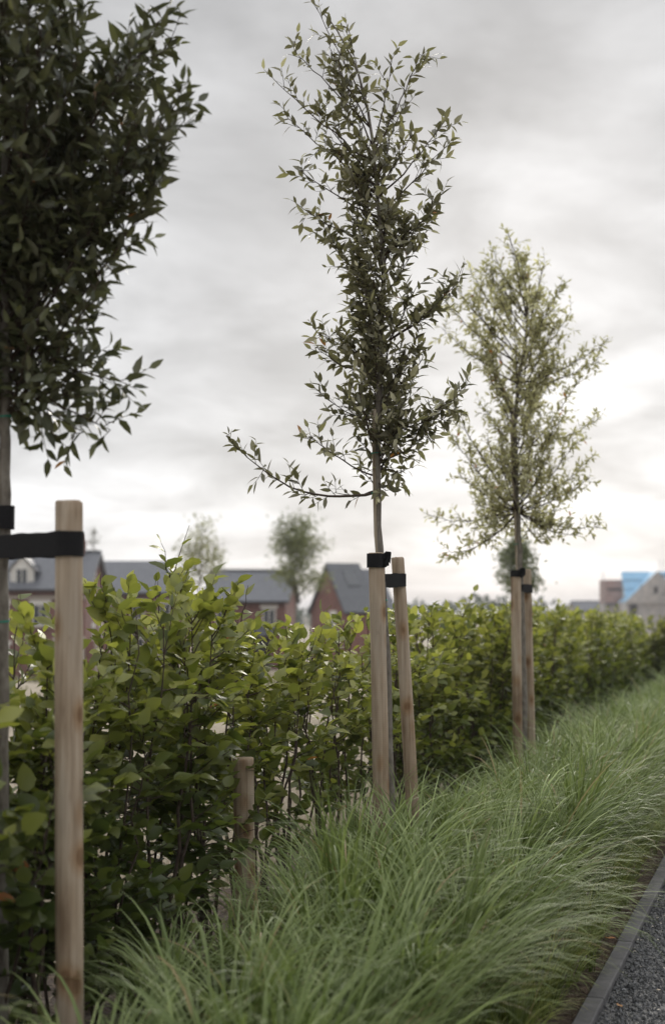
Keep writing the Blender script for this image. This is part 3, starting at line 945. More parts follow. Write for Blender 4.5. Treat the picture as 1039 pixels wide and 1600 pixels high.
# ------------------------------------------------------------------ hedge
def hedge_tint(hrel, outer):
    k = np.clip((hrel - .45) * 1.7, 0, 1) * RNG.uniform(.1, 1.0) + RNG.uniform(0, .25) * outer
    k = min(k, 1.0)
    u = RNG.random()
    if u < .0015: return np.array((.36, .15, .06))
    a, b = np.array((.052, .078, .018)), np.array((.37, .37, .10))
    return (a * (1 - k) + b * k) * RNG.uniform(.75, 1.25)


def build_hedge(label, y0, y1, hx, hfun, dfun, wid, leaf_parts, near, dark=1.0, spacing=.19, stem_parts_to=11, lsize=.074):
    root = empty('hedge', (hx(y0), y0, 0)); tag(root, label, 'hedge')
    base = np.array(root.location)
    bag = LeafBag(); twigs = Geo(); farstem = Geo()
    y = y0
    stems = 0
    while y < y1:
        dn = dfun(y)
        backlit = float(np.interp(y, (5.2, 6.2, 9, 11, 14), (0.06, .46, .46, .26, .14)))  # paler leaf tint mid-row: light coming through from behind, put into the colour
        for side in (-1, 1):
            p0 = np.array((hx(y), y, -.03)) + R_ * (side * .09 + RNG.normal(0, .02)) + U * RNG.normal(0, .03)
            H = hfun(y) * RNG.uniform(.93, 1.06)
            for st in range(2 if RNG.random() < .75 else 1):
                n = 11
                zsn = np.linspace(0, H * (1 if st == 0 else RNG.uniform(.7, .95)), n)
                wand = np.cumsum(RNG.normal(0, .016, (n, 2)), 0) + np.outer(np.linspace(0, 1, n), RNG.normal(0, .07, 2))
                wand -= wand[0]
                poly = np.column_stack((p0[:2] + wand + (RNG.normal(0, .025, 2) if st else 0), p0[2] + zsn))
                r0 = RNG.uniform(.0065, .0115)
                rr = np.linspace(r0, .002, n)
                if y < stem_parts_to:
                    g = Geo(); g.tube(poly - base, rr, 6, cap=False)
                    g.obj('stem', M['hedge_stem'], root, smooth=True); stems += 1
                else:
                    farstem.tube(poly - base, rr, 4, cap=False)
                nl = int((15 if near(y) else 11) * dn)
                for q in range(nl):
                    t = RNG.uniform(.07, 1) ** (.95 if y < 5.2 else (.72 if y < 6.1 or y > 8.6 else .46))
                    p, tg = along(poly, min(t, .999))
                    a = RNG.uniform(0, 6.283)
                    out = np.array((math.cos(a), math.sin(a), 0))
                    perp = abs(out @ R_)
                    ln = RNG.uniform(.10, .27) * (1.15 - .25 * perp) * wid
                    if t > .9: ln *= .75
                    dv = unit(out + np.array((0, 0, RNG.uniform(.1, .8) + (1.1 if t > .88 else 0))))
                    end = p + dv * ln + np.array((0, 0, .03))
                    tw = bezier(p, p + dv * ln * .55 - np.array((0, 0, .01)), end, 6, .004)
                    twigs.tube(tw - base, np.linspace(.0028, .001, 6), 4, cap=False)
                    m = max(4, int(ln / .0185))
                    for k in range(m):
                        tt = .2 + .8 * k / (m - 1)
                        q_, g_ = along(tw, min(tt, .999))
                        sv = unit(np.cross(g_, (0, 0, 1)) + RNG.normal(0, .12, 3)) * (1 if k % 2 else -1)
                        if k == m - 1: d = unit(g_ + RNG.normal(0, .2, 3))
                        else: d = unit(g_ * RNG.uniform(.5, 1) + sv * RNG.uniform(.6, 1) + RNG.normal(0, .18, 3))
                        d = unit(d + np.array((0, 0, RNG.uniform(-.35, .3))))
                        up = unit(np.array((0, 0, 1.0)) + RNG.normal(0, .42, 3) + out * .25)
                        sz = lsize * RNG.uniform(.62, 1.2)
                        if tt > .85 and t > .8: sz *= .85
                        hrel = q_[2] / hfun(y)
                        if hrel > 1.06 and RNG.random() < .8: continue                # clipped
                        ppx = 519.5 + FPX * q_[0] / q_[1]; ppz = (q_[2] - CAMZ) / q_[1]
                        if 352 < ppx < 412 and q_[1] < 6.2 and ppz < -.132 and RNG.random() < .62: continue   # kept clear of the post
                        bag.add(q_, d, up, sz, hedge_tint(hrel + backlit * RNG.random(), tt) * dark)
        y += spacing * RNG.uniform(.8, 1.2) * (1 if near(y) else 1.15)
    tag(twigs.obj('twigs', M['hedge_stem'], root, smooth=True), kind='stuff')
    if farstem.V: tag(farstem.obj('far_stems', M['hedge_stem'], root, smooth=True), kind='stuff')
    L = bag.done()
    pick = np.array([], int)
    if leaf_parts:
        V, F, t = place_leaves(T_HEDGE, L['pos'], L['d'], L['up'], L['size'], L['tint'])
        sel = L['pos'][:, 1] < 9
        nr = np.repeat(sel, 8)
        pick = pick_visible(V, F, L, 10, 10, leaf_parts, ymax=9)
    build_leaves(root, T_HEDGE, L, M['hedge_leaf'], pick)
    print(label, 'leaves', len(L['pos']), 'stems', stems)
    return root


def hh(y):
    return float(np.interp(y, (3, 4.4, 4.95, 5.2, 5.6, 6.0, 6.35, 6.8, 7.3, 8.0, 9.5, 12, 16, 24), (1.32, 1.33, 1.35, 1.45, 1.53, 1.46, 1.26, 1.24, 1.26, 1.31, 1.34, 1.35, 1.31, 1.22)))


def hd(y):
    return float(np.interp(y, (3, 5, 6.0, 6.4, 8.2, 9.2, 12, 24), (1.3, 1.35, 1.15, .58, .56, 1.0, 1.2, 1.2)))


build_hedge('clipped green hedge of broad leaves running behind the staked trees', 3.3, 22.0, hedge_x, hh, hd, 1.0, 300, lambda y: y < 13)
build_hedge('darker end of hedge standing beyond the gap at the far end', 20.6, 26.5, lambda y: hedge_x(y) + .42, lambda y: 1.18, lambda y: 1.3, 1.0, 0, lambda y: False, dark=.6, stem_parts_to=0)

# ------------------------------------------------------------------ ornamental grass
def blades(base, az, L, th0, bend, w, tint_lo, tint_hi, K=7, wind=None, power=1.35):
    n = len(L)
    s = np.linspace(0, 1, K + 1)
    th = th0[:, None] + bend[:, None] * s[None] ** power
    dx = np.sin(th); dz = np.cos(th)
    ds = L[:, None] / K
    hor = np.concatenate((np.zeros((n, 1)), np.cumsum((dx[:, :-1] + dx[:, 1:]) / 2 * ds, 1)), 1)
    ver = np.concatenate((np.zeros((n, 1)), np.cumsum((dz[:, :-1] + dz[:, 1:]) / 2 * ds, 1)), 1)
    a = az[:, None] + RNG.normal(0, .25, n)[:, None] * s[None] ** 2
    ctr = base[:, None] + np.stack((hor * np.cos(a), hor * np.sin(a), ver), -1)
    if wind is not None:
        ctr[..., 0] += wind[0] * (L[:, None] * s[None] ** 2); ctr[..., 1] += wind[1] * (L[:, None] * s[None] ** 2)
    tw = az[:, None] + math.pi / 2 + RNG.normal(0, .3, n)[:, None] + RNG.normal(0, .35, n)[:, None] * s[None]
    sd = np.stack((np.cos(tw), np.sin(tw), .25 * np.sin(tw * 3)), -1)
    ww = w[:, None] * np.clip(np.minimum(.55 + 1.6 * s, 1), 0, 1)[None] * (1 - s[None] ** 2.6 * .94)
    V = np.stack((ctr - sd * ww[..., None] / 2, ctr + sd * ww[..., None] / 2), 2)
    st = 2 * (K + 1)
    i = np.arange(K) * 2
    f = np.stack((i, i + 1, i + 3, i + 2), 1)
    F = (np.arange(n)[:, None, None] * st + f).reshape(-1, 4)
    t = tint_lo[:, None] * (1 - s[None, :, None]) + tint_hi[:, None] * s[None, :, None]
    return V.reshape(-1, 3), F, np.repeat(t, 2, 1).reshape(-1, 3)


def grass_bed():
    Vs, Fs, Ts, n0 = [], [], [], 0
    def put(V, F, t):
        nonlocal n0
        Vs.append(V); Fs.append(F + n0); Ts.append(t); n0 += len(V)
    def tuft(c, n, L0, spread, w0, K, yellow=0.0, lean=0.0):
        nl = max(5, n // 15)
        lk = RNG.integers(0, nl, n)                      # blades hang together in locks
        la = np.arange(nl) / nl * 6.283 + RNG.normal(0, .25, nl)
        lr = np.abs(RNG.normal(0, spread, nl))
        r = lr[lk] + np.abs(RNG.normal(0, spread * .35, n)); a0 = la[lk] + RNG.normal(0, .2, n)
        b = np.stack((c[0] + r * np.cos(a0), c[1] + r * np.sin(a0), np.full(n, -.008)), 1)
        vx, vy = np.cos(la) + lean * R_[0] + .12, np.sin(la) + lean * R_[1]
        laz = np.arctan2(vy, vx)
        loose = RNG.random(n) < .18
        az = laz[lk] + RNG.normal(0, .13, n) + loose * RNG.normal(0, .7, n)
        L = L0 * RNG.uniform(.72, 1.1, nl)[lk] * RNG.uniform(.62, 1.06, n)
        th0 = np.clip(np.abs(RNG.normal(.15, .16, nl))[lk] + RNG.normal(0, .06, n), .01, 1)
        bend = np.clip(RNG.normal(1.6, .33, nl)[lk] + RNG.normal(0, .18, n), .4, 2.4)
        w = w0 * RNG.uniform(.6, 1.3, n)
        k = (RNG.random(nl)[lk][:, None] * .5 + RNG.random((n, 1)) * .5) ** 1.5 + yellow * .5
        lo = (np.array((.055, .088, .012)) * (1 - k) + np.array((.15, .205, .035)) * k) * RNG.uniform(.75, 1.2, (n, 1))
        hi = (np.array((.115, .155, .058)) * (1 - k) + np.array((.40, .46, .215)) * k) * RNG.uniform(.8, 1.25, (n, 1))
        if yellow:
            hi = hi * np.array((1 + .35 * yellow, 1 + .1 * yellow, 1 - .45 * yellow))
        dry = RNG.random(n) < .03
        hi[dry] = np.array((.32, .25, .13)); lo[dry] = np.array((.22, .18, .09))
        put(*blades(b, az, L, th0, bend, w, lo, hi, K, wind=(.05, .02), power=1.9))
    y = 1.2
    while y < 27:
        near = y < 7.5
        for j, off in enumerate((-.33, -.74, -1.14)):
            if (j == 2 and y < 4.2) or (j == 1 and y < 2.9): continue
            yy = y + (j % 2) * .19 + RNG.normal(0, .05)
            o = off + RNG.normal(0, .045)
            # the tufts nearest the hedge stay lower
            c = np.array((kerb_x(yy), yy, 0)) + R_ * o
            L0 = (.98, .99, .82)[j] * RNG.uniform(.86, 1.1)
            if yy < 6.6 and j == 0: L0 *= .90
            if yy < 6.0 and j == 2: L0 *= .74
            if yy < 5.6 and j == 1: L0 *= .93 if yy > 4.5 else .74
            if yy > 6.4 and j == 1: L0 *= .88
            if yy > 6.8 and j == 2: L0 *= .68
            n = 380 if near else (360 if y < 13 else 260)
            if j == 0: o -= .07 * max(0.0, min(1.0, (6.4 - yy) / .8))
            tuft(c, n, L0, .058, .0094 if near else (.0086 if y < 13 else .0100), 10 if near else (7 if y < 13 else 5), lean=(.42, .35, .1)[j])
        y += .45
    # low young tufts along the kerb
    y = 3.4
    while y < 20:
        o = -RNG.uniform(.07, .22)
        c = np.array((kerb_x(y), y, 0)) + R_ * o
        tuft(c, 75, RNG.uniform(.22, .42), .02, .0048, 8, yellow=RNG.uniform(.1, .7), lean=.5)
        y += RNG.uniform(.08, .2)
    V, F, T = np.concatenate(Vs), np.concatenate(Fs), np.concatenate(Ts)
    print('grass quads', len(F))
    return make_mesh('ornamental_grass', V, F, tint=T)


tag(link('ornamental_grass', grass_bed(), M['grass']), 'long arching blue green ornamental grass filling the bed', 'grass', kind='stuff')

# dry straw on the field behind the hedge
def straw(n):
    y = RNG.uniform(3, 22, n) ; x = hedge_x(y) - RNG.exponential(1.6, n) - .25
    b = np.stack((x, y, tz(x, y) - .004), 1)
    L = RNG.uniform(.05, .16, n)
    k = RNG.random((n, 1))
    c = np.array((.30, .245, .17)) * (1 - k) + np.array((.42, .37, .28)) * k
    V, F, t = blades(b, RNG.uniform(0, 6.283, n), L, RNG.uniform(.4, 1.4, n), RNG.uniform(0, .6, n), RNG.uniform(.003, .006, n), c * .8, c, 3)
    return make_mesh('dry_straw', V, F, tint=t)


tag(link('dry_straw', straw(60000), M['dry']), 'pale dry straw and stubble on the field behind the hedge', 'straw', kind='stuff')

# fallen leaves
def fallen(px, py, z, col, label, size, a):
    xc, yc = (px - 519.5) / FPX, (800 - py) / FPX
    d = np.array((xc, math.cos(PITCH) - yc * math.sin(PITCH), math.sin(PITCH) + yc * math.cos(PITCH)))
    p = CAMV + d * ((z - CAMZ) / d[2])
    tv = T_HEDGE[0].copy(); tv[:, 2] = np.abs(tv[:, 2]) * 1.3; tv *= size
    ca, sa = math.cos(a), math.sin(a)
    v = np.stack((tv[:, 0] * ca - tv[:, 1] * sa, tv[:, 0] * sa + tv[:, 1] * ca, tv[:, 2]), 1)
    o = link('fallen_leaf', make_mesh('fallen_leaf', v, T_HEDGE[1], tint=np.array(col)), M['dead_leaf'])
    o.location = (p[0], p[1], z)
    tag(o, label, 'leaf', 'dead leaves fallen by the path')


fallen(962, 1466, .031, (.40, .17, .06), 'orange brown dead leaf lying across the kerb', .055, 1.9)
fallen(971, 1573, .008, (.36, .17, .05), 'small orange leaf on the dark path near the kerb', .03, .4)
fallen(1031, 1546, .008, (.45, .36, .27), 'pale buff leaf scrap at the right edge of the dark path', .026, 2.4)

# ------------------------------------------------------------------ houses beyond the field
def slab(g, a, b, c, d, th):
    """roof slope through four corners (counter-clockwise seen from above), thickness downwards"""
    t = np.array([a, b, c, d], float)
    nn = unit(np.cross(t[1] - t[0], t[2] - t[0]))
    if nn[2] < 0: t = t[::-1]; nn = -nn
    V = np.vstack((t, t - nn * th))
    g.add(V, F4=[(0, 1, 2, 3), (7, 6, 5, 4), (0, 4, 5, 1), (1, 5, 6, 2), (2, 6, 7, 3), (3, 7, 4, 0)])


def gable_walls(g, W, D, H, Rz, x0=None):
    hx, hy = W / 2, D / 2
    V = [(-hx, -hy, 0), (hx, -hy, 0), (hx, hy, 0), (-hx, hy, 0), (-hx, -hy, H), (hx, -hy, H), (hx, hy, H), (-hx, hy, H), (-hx, 0, H + Rz), (hx, 0, H + Rz)]
    g.add(V, F4=[(0, 1, 5, 4), (2, 3, 7, 6), (1, 2, 6, 5), (3, 0, 4, 7)], F3=[(5, 6, 9), (7, 4, 8)])


def window(parent, c, w, h, face, lintel=True, bars=True):
    """face: 'front' (-y), 'right' (+x) or 'left' (-x); c = centre on the wall plane"""
    def bx(g, u, z, su, sz, dep, outw):
        if face == 'front': g.box((c[0] + u, c[1] - outw, c[2] + z), (su, dep, sz))
        elif face == 'right': g.box((c[0] + outw, c[1] + u, c[2] + z), (dep, su, sz))
        else: g.box((c[0] - outw, c[1] + u, c[2] + z), (dep, su, sz))
    g = Geo(); t = .09
    bx(g, -w / 2 + t / 2, 0, t, h, .1, .05); bx(g, w / 2 - t / 2, 0, t, h, .1, .05)
    bx(g, 0, h / 2 - t / 2, w - 2 * t, t, .1, .05); bx(g, 0, -h / 2 + t / 2, w - 2 * t, t, .1, .05)
    if bars: bx(g, 0, 0, .06, h - 2 * t, .08, .045)
    f = g.obj('window', M['white'], parent)
    g = Geo(); bx(g, 0, 0, w - 2 * t, h - 2 * t, .03, .02); g.obj('pane', M['glass'], f)
    g = Geo(); bx(g, 0, -h / 2 - .07, w + .2, .12, .16, .08); g.obj('sill', M['cream'], f)
    if lintel:
        g = Geo(); bx(g, 0, h / 2 + .13, w + .3, .24, .06, .03); g.obj('lintel', M['white'], f)


def house(label, loc, rz, W, D, H, Rz, wall, roof, wins=(), chimney=None, over=.3, name='brick_house', group=None):
    r = empty(name, loc, rz); tag(r, label, 'house', group)
    g = Geo(); gable_walls(g, W, D, H, Rz); g.obj('wall', wall, r)
    hx, hy = W / 2 + over, D / 2 + over
    k = Rz / (D / 2); ze = H - k * over + .06; zr = H + Rz + .06
    rf = Geo(); slab(rf, (-hx, -hy, ze), (hx, -hy, ze), (hx, 0, zr), (-hx, 0, zr), .18)
    slab(rf, (hx, hy, ze), (-hx, hy, ze), (-hx, 0, zr), (hx, 0, zr), .18)
    ro = rf.obj('roof', roof, r)
    g = Geo(); g.box((0, 0, zr + .03), (W + 2 * over, .22, .14)); g.obj('ridge', M['slate_dark'], ro)
    g = Geo(); g.box((0, -hy - .05, ze - .1), (W + 2 * over, .12, .12)); g.obj('gutter', M['darkvoid'], ro)
    if chimney:
        g = Geo(); x, hgt = chimney; g.box((x, 0, zr + hgt / 2 - .4), (.7, .8, hgt + .8)); ch = g.obj('chimney', wall, ro)
        for dx in (-.17, .17):
            g = Geo(); g.tube([(x + dx, 0, zr + hgt), (x + dx, 0, zr + hgt + .35)], .1, 8); g.obj('chimney_pot', M['brick'], r)
    for wdef in wins: window(r, *wdef)
    return r


GZ = -2.5
# 1: gable end turned to the right, dormer, seen behind the thick stake
h1 = house('red brick house with a white dormer and a chimney behind the thick stake', (-21.2, 90, GZ), 0, 12.6, 8, 5.35, 2.25, M['brick'], M['slate'],
           wins=[((3.6, -4, 3.7), 1.0, 1.3, 'front'), ((1.2, -4, 3.7), 1.0, 1.3, 'front'), ((-1.6, -4, 3.7), 1.0, 1.3, 'front'), ((3.6, -4, 1.2), 1.1, 1.4, 'front'), ((1.2, -4, 1.2), 1.1, 1.4, 'front'),
                 ((-1.6, -4, 1.2), 1.1, 1.4, 'front'), ((6.3, -1.2, 5.6), .9, 1.4, 'right'), ((6.3, -1.2, 2.2), 1.0, 1.5, 'right'), ((6.3, 1.6, 2.2), 1.0, 1.5, 'right')], chimney=(5.2, .75))
g = Geo(); g.box((0, -4.035, 4.75), (12.6, .07, .18)); g.obj('string_course', M['cream'], h1)
g = Geo(); g.box((5.2, -4.06, 2.6), (.14, .12, 5.0)); g.obj('drainpipe', M['darkvoid'], h1)
# dormer
dx = 2.35
g = Geo(); g.box((dx, -2.6, 6.15), (1.5, 1.7, 1.1)); dm = g.obj('dormer', M['slate_dark'], h1)
g = Geo()
g.add([(dx - .72, -3.47, 5.6), (dx + .72, -3.47, 5.6), (dx + .72, -3.47, 6.55), (dx, -3.47, 7.35), (dx - .72, -3.47, 6.55),
       (dx - .72, -3.4, 5.6), (dx + .72, -3.4, 5.6), (dx + .72, -3.4, 6.55), (dx, -3.4, 7.35), (dx - .72, -3.4, 6.55)],
      F3=[(0, 1, 2), (0, 2, 4), (4, 2, 3), (5, 7, 6), (5, 9, 7), (9, 8, 7)], F4=[(0, 5, 6, 1), (1, 6, 7, 2), (2, 7, 8, 3), (3, 8, 9, 4), (4, 9, 5, 0)])
g.obj('dormer_front', M['white'], dm)
g = Geo()
slab(g, (dx - .95, -3.6, 6.35), (dx, -3.6, 7.45), (dx, -1.2, 7.45), (dx - .95, -1.2, 6.35), .1)
slab(g, (dx, -3.6, 7.45), (dx + .95, -3.6, 6.35), (dx + .95, -1.2, 6.35), (dx, -1.2, 7.45), .1)
g.obj('dormer_roof', M['slate'], dm)
window(h1, (dx, -3.48, 6.05), .8, 1.0, 'front', lintel=False)

# 2: hipped roof
h2 = empty('brick_house', (-19.4, 110, GZ)); tag(h2, 'brick house with a long hipped slate roof above the hedge', 'house')
W, D, H, Rz = 16.2, 9, 5.3, 2.5
g = Geo(); g.box((0, 0, H / 2), (W, D, H)); g.obj('wall', M['brick'], h2)
hx, hy, rx = W / 2 + .3, D / 2 + .3, W / 2 - 1.6
V = np.array([(-hx, -hy, H), (hx, -hy, H), (hx, hy, H), (-hx, hy, H), (-rx, 0, H + Rz), (rx, 0, H + Rz)])
g = Geo(); g.add(np.vstack((V, V[:4] - (0, 0, .15))), F4=[(0, 1, 5, 4), (2, 3, 4, 5), (0, 6, 7, 1), (1, 7, 8, 2), (2, 8, 9, 3), (3, 9, 6, 0), (9, 8, 7, 6)], F3=[(1, 2, 5), (3, 0, 4)])
r2 = g.obj('roof', M['slate'], h2)
g = Geo(); g.box((1.2, 0, H + Rz + .1), (.9, .7, .6)); g.obj('chimney', M['slate_dark'], r2)
g = Geo(); g.box((0, -hy - .07, H - .1), (W + .6, .12, .14)); g.obj('gutter', M['darkvoid'], r2)
for x in (-3, 0, 2.5, 5, 7):
    window(h2, (x, -4.5, 3.9), 1.0, 1.3, 'front'); window(h2, (x, -4.5, 1.3), 1.1, 1.4, 'front')

# garden wall with pale piers in front of the hipped house
gw = empty('garden_wall', (-14.6, 84, GZ)); tag(gw, 'red brick garden wall with pale upright piers left of centre', 'wall')
g = Geo(); g.box((0, 0, 1.1), (5.4, .22, 2.2)); g.obj('brickwork', M['brick'], gw)
for k in range(7):
    g = Geo(); g.box((-2.5 + k * .82, -.14, 1.2), (.2, .3, 2.4)); g.obj('pier', M['cream'], gw)

# 3: brick house left of the leafy tree
h3 = house('brick house with a plain slate roof left of the round leafy tree', (-5.6, 100, GZ), rad(-4), 5.4, 7.5, 4.7, 2.0, M['brick'], M['slate'],
           wins=[((-1.5, -3.75, 3.4), 1.0, 1.2, 'front'), ((1.6, -3.75, 3.5), .9, 1.2, 'front'), ((-1.7, -3.75, 1.2), 1.0, 1.3, 'front')])
g = Geo(); slab(g, (.2, -5.0, 2.35), (2.1, -5.0, 2.35), (2.1, -3.76, 2.95), (.2, -3.76, 2.95), .12); g.obj('porch_roof', M['slate_dark'], h3)
g = Geo(); g.box((1.15, -3.8, 1.05), (.95, .08, 2.1)); g.obj('door', M['darkvoid'], h3)

# 4: gable turned to the left, low wing on its right
h4 = empty('brick_house', (*P(527, 880, 85)[:2], GZ), rad(20)); tag(h4, 'brick house with a steep gable and a low wing right of the leafy tree', 'house')
def local_house(parent, x0, x1, D, H, Rz, wall, roof, over=.15, pw='wall', pr='roof'):
    cx, W = (x0 + x1) / 2, x1 - x0
    g = Geo(); gable_walls(g, W, D, H, Rz)
    for v in g.V: v += (cx, 0, 0)
    g.obj(pw, wall, parent)
    hx, hy = W / 2 + over, D / 2 + .25; k = Rz / (D / 2); ze = H - k * .25 + .06; zr = H + Rz + .06
    g = Geo()
    slab(g, (cx - hx, -hy, ze), (cx + hx, -hy, ze), (cx + hx, 0, zr), (cx - hx, 0, zr), .16)
    slab(g, (cx + hx, hy, ze), (cx - hx, hy, ze), (cx - hx, 0, zr), (cx + hx, 0, zr), .16)
    return g.obj(pr, roof, parent)
zap = P(512, 880, 85)[2] - GZ
local_house(h4, -.6, 1.25, 6.0, zap - 2.75, 2.7, M['brick'], M['slate_dark'])
local_house(h4, 1.26, 2.75, 4.6, zap - 2.75, 2.35, M['brick'], M['slate'], over=.05)
window(h4, (-.6, -1.0, 3.1), .8, 1.2, 'left')
g = Geo(); g.box((2.1, -2.33, 3.0), (1.1, .1, 1.3)); g.obj('opening', M['darkvoid'], h4)
g = Geo(); slab(g, (.1, -1.6, zap - 1.37), (.9, -1.6, zap - 1.37), (.9, -.6, zap - .47), (.1, -.6, zap - .47), .06); g.obj('roof_window', M['glass'], h4)

# ---- houses being built, far right
YB = 250.0
mp = YB / FPX                                   # metres per photograph pixel there
def zat(py, y=YB): return P(0, py, y)[2]
def xat(px, y=YB): return P(px, 800, y)[0]
bz = -2.6
nb = empty('unfinished_house', (xat(1025), YB, bz)); tag(nb, 'unfinished grey block house with a bright blue roof membrane', 'house')
ox, oz = xat(1025), bz
gx0, gx1 = xat(974) - ox, xat(1076) - ox
ze, za, zm = zat(941) - oz, zat(892) - oz, zat(945) - oz
g = Geo()                                       # gable wall with solid depth
V = np.array([(gx0, 0, ze), (gx1, 0, ze), (0, 0, za)])
g.add(np.vstack((V, V + (0, .3, 0))), F3=[(0, 1, 2), (5, 4, 3)], F4=[(0, 3, 4, 1), (1, 4, 5, 2), (2, 5, 3, 0)])
g.obj('gable_wall', M['block'], nb)
g = Geo(); g.box(((gx0 + gx1) / 2, 4.2, ze / 2), (gx1 - gx0, 8, ze)); g.obj('wall', M['block'], nb)
g = Geo(); g.box(((gx0 + gx1) / 2, -.05, ze - .12), (gx1 - gx0 + .5, .5, .22)); g.obj('floor_edge', M['cream'], nb)
for sgn, x0 in ((-1, gx0), (1, gx1)):
    g = Geo(); slab(g, (x0, .3, ze), (0, .3, za), (0, 8.2, za), (x0, 8.2, ze), .2); g.obj('roof_slope', M['blue'], nb)
g = Geo(); g.box((xat(987) - ox, .12, (zat(944) + zat(958)) / 2 - oz), (1.25, .1, 1.9)); g.obj('doorway', M['darkvoid'], nb)
g = Geo(); g.box((xat(1022) - ox, -.03, zat(922) - oz), (.62, .1, 1.2)); g.obj('window_opening', M['darkvoid'], nb)
g = Geo(); g.box((xat(972) - ox, -.4, (zat(944)) / 2 - oz / 2), (.62, .6, zat(944) - oz)); g.obj('pillar', M['white'], nb)
# blue membrane over the part behind, ridge across the view
g = Geo(); xa, xb = xat(972, YB + 4) - ox, xat(1062, YB + 4) - ox
slab(g, (xa, 2.2, zat(945, YB + 2) - oz), (xb, 2.2, zat(945, YB + 2) - oz), (xb, 6, zat(893, YB + 6) - oz), (xa, 6, zat(893, YB + 6) - oz), .2)
rb = g.obj('membrane_roof', M['blue'], nb)
for py in (907, 921, 933):
    yy = 2.2 + (945 - py) / 52 * 3.8
    g = Geo(); g.box(((xa + xb) / 2, yy - .12, zat(py, YB + yy) - oz + .06), (xb - xa, .1, .1)); g.obj('batten', M['slate'], rb)

ab = empty('unfinished_house', (xat(957, YB + 6), YB + 6, bz)); tag(ab, 'unfinished brown brick house shell left of the blue roof', 'house')
ox2 = xat(957, YB + 6)
zt2 = zat(906, YB + 6) - bz
g = Geo(); g.box((0, 2.5, zt2 / 2 + (zat(943, YB + 6) - bz) / 2), (3.3, 5, zt2 - (zat(943, YB + 6) - bz))); g.obj('upper_wall', M['brick_brown'], ab)
g = Geo(); g.box((0, 2.7, (zat(943.5, YB + 6) - bz) / 2), (3.2, 4.9, zat(943.5, YB + 6) - bz)); g.obj('lower_wall', M['block'], ab)
g = Geo(); g.box((.05, -.05, zat(921, YB + 6) - bz), (2.5, .1, .4)); g.obj('opening', M['darkvoid'], ab)
g = Geo(); g.box((0, -.12, zat(944, YB + 6) - bz), (3.6, .4, .35)); g.obj('floor_edge', M['slate'], ab)

sf = empty('scaffold', (xat(1010, YB - 3), YB - 3, bz)); tag(sf, 'steel pole scaffold standing round the unfinished houses', 'scaffold')
ox3 = xat(1010, YB - 3)
for px in (941.5, 972, 1000, 1030, 1037, 1058, 1076):
    top = 892 if px < 945 else (912 if px < 1020 else 874)
    for dy in (0, 1.2):
        g = Geo(); g.tube([(xat(px, YB - 3) - ox3, dy, 0), (xat(px, YB - 3) - ox3, dy, zat(top, YB - 3) - bz)], .035, 6); g.obj('pole', M['steel'], sf)
for py in (928, 944, 914):
    g = Geo(); xa, xb = xat(972, YB - 3) - ox3, xat(1078, YB - 3) - ox3
    g.tube([(xa, -.05, zat(py, YB - 3) - bz), (xb, -.05, zat(py, YB - 3) - bz)], .03, 6); g.obj('rail', M['steel'], sf)
for py in (899, 928):
    g = Geo(); xa, xb = xat(1031, YB - 3) - ox3, xat(1078, YB - 3) - ox3
    g.box(((xa + xb) / 2, .6, zat(py, YB - 3) - bz), (xb - xa, 1.1, .22)); g.obj('deck_board', M['darkvoid'], sf)

fh = house('far low house with grey roof just above the hedge left of the building site', (xat(922, 270), 270, bz), rad(8), 7.5, 7, 4.2, 1.7, M['block'], M['slate'], wins=[((2, -3.5, 2.0), 1.0, 1.2, 'front')])

# ------------------------------------------------------------------ background trees
def bg_tree(label, px, ytop, ybot, halfw, d, n, col, size, profile, base_z=None, stakes=False, name='leafy_tree', trunk_r=.05, clump=.9):
    bz_ = float(tz(0, d)) if base_z is None else base_z
    x0 = P(px, 800, d)[0]
    root = empty(name, (x0, d, bz_)); tag(root, label, 'tree', 'trees standing on the field beyond the hedge')
    zt, zb = P(px, ytop, d)[2] - bz_, P(px, ybot, d)[2] - bz_
    hw = halfw / FPX * d
    nn = 9
    tr = np.column_stack((np.cumsum(RNG.normal(0, hw * .03, nn)), np.cumsum(RNG.normal(0, hw * .03, nn)), np.linspace(-.1, zt * .97, nn))); tr[:, :2] -= tr[0, :2]
    g = Geo(); g.tube(tr, np.linspace(trunk_r, trunk_r * .15, nn), 7); g.obj('trunk', M['bark'], root, smooth=True)
    wood = Geo()
    nc = 46
    pos, dd, upv, tint = [], [], [], []
    for k in range(nc):
        h = RNG.random()
        f = np.interp(h, *profile)
        a = RNG.uniform(0, 6.283); r = hw * f * RNG.uniform(.25, 1.0)
        z = zb + (zt - zb) * h
        c = np.array((r * math.cos(a), r * math.sin(a), z))
        za_ = max(z - r * .9, zb * .8)
        at_ = np.array([np.interp(za_, tr[:, 2], tr[:, j]) for j in range(3)])
        poly = bezier(at_, (at_ + c) / 2 - (0, 0, r * .1), c, 5)
        wood.tube(poly, np.linspace(trunk_r * .3, trunk_r * .08, 5), 4, cap=False)
        m = n // nc
        sp = hw * .22 * clump
        off = RNG.normal(0, 1, (m, 3)) * (sp, sp, sp * .9)
        pos.append(c + off)
        br = RNG.uniform(.7, 1.3)
        tint.append(np.array(col) * br * RNG.uniform(.7, 1.3, (m, 1)))
    g_ = wood.obj('branches', M['twig'], root, smooth=True); tag(g_, kind='stuff')
    pos = np.concatenate(pos); tint = np.concatenate(tint); m = len(pos)
    V, F, t = place_leaves(T_FAR, pos, RNG.normal(0, 1, (m, 3)), RNG.normal(0, 1, (m, 3)) + (0, 0, .6), size * RNG.uniform(.6, 1.3, m), tint)
    tag(link('crown', make_mesh('crown', V, F, tint=t), M['far_leaf'], root), kind='stuff')
    return root


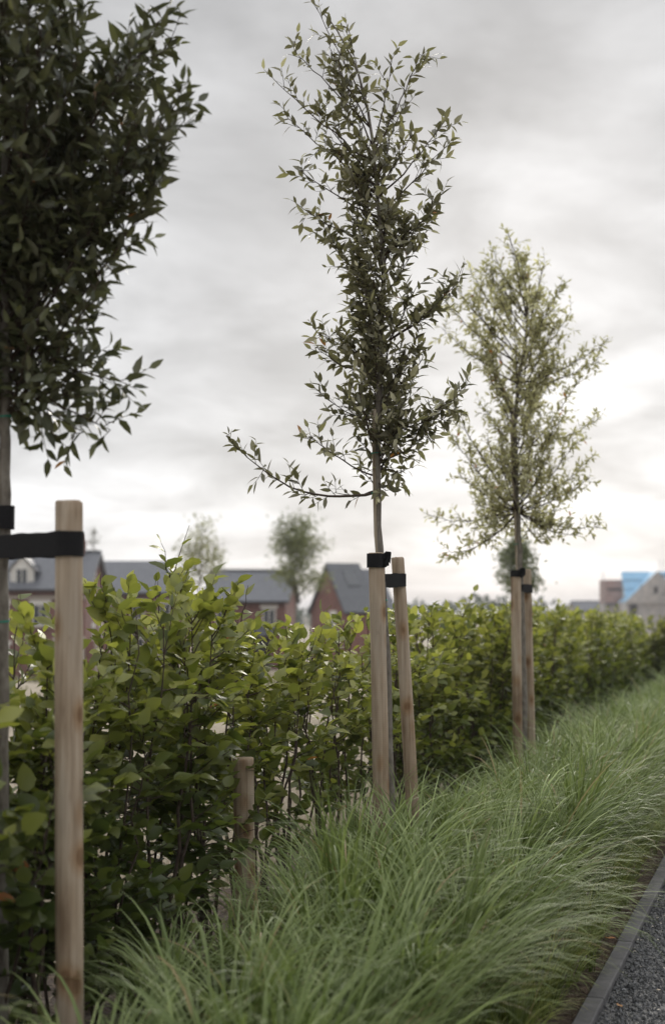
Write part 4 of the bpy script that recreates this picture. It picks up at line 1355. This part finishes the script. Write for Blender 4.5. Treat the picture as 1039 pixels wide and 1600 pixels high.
OV = ((0, .15, .4, .7, .9, 1), (.95, .9, .8, .75, .55, .2))
CO = ((0, .2, .5, .8, 1), (.5, .9, .9, .55, .1))
bg_tree('round leafy young tree between two brick houses', 466, 812, 925, 50, 52, 4600, (.18, .195, .11), .115, OV)
bg_tree('thin airy young tree above the hipped house', 314, 818, 905, 41, 60, 1700, (.26, .26, .15), .13, OV, clump=.9)
bg_tree('small grey green tree behind the stakes of the pale oak', 807, 846, 925, 40, 32, 2800, (.15, .17, .10), .085, CO)
bg_tree('wispy treetop just above the brick house chimney', 146, 826, 880, 15, 118, 160, (.10, .09, .06), .22, CO, trunk_r=.06)

# far woodland along the horizon
def woodland(n=9000):
    x = RNG.uniform(-420, 420, n); y = RNG.uniform(330, 380, n)
    top = 5.2 + 1.6 * np.sin(x * .061) + 1.1 * np.sin(x * .153 + 1) + .6 * np.sin(x * .41)
    z = -2.6 + RNG.random(n) ** .6 * top
    pos = np.stack((x, y, z), 1)
    c = np.array((.055, .07, .042)) * RNG.uniform(.6, 1.3, (n, 1))
    V, F, t = place_leaves(T_FAR, pos, RNG.normal(0, 1, (n, 3)), RNG.normal(0, 1, (n, 3)), RNG.uniform(1.2, 2.6, n), c)
    return make_mesh('far_woodland', V, F, tint=t)


tag(link('far_woodland', woodland(), M['far_leaf']), 'far line of dark woodland along the horizon', 'woodland', kind='stuff')

# scrub on the field close behind the hedge
def scrub(n=5200):
    k = 150
    cx = RNG.uniform(-13, 6, k); cy = RNG.uniform(20, 60, k); r = RNG.uniform(.15, .5, k)
    i = RNG.integers(0, k, n)
    p = RNG.normal(0, 1, (n, 3)) * r[i][:, None] * (.8, .8, .5)
    p[:, 2] = np.abs(p[:, 2])
    pos = np.stack((cx[i], cy[i], tz(cx[i], cy[i])), 1) + p
    c = np.array((.12, .12, .06)) * RNG.uniform(.6, 1.3, (n, 1))
    V, F, t = place_leaves(T_FAR, pos, RNG.normal(0, 1, (n, 3)), RNG.normal(0, 1, (n, 3)), RNG.uniform(.06, .14, n), c)
    return make_mesh('field_scrub', V, F, tint=t)


tag(link('field_scrub', scrub(), M['far_leaf']), 'low scrubby weeds on the pale field beyond the hedge', 'weeds', kind='stuff')
# thin moist air
hz = Geo(); hz.box((0, 320, 3.7), (2700, 2800, 15.4))
hm = bpy.data.materials.new('moist_air'); hm.use_nodes = True
hn = hm.node_tree.nodes; hn.remove(hn['Principled BSDF'])
pv = hn.new('ShaderNodeVolumePrincipled'); pv.inputs['Color'].default_value = (.95, .96, 1, 1); pv.inputs['Density'].default_value = .0005
hm.node_tree.links.new(pv.outputs[0], hn['Material Output'].inputs['Volume'])
tag(hz.obj('haze', hm), 'thin pale haze in the damp air', 'haze', kind='stuff')
print('objects', len(SC.objects))
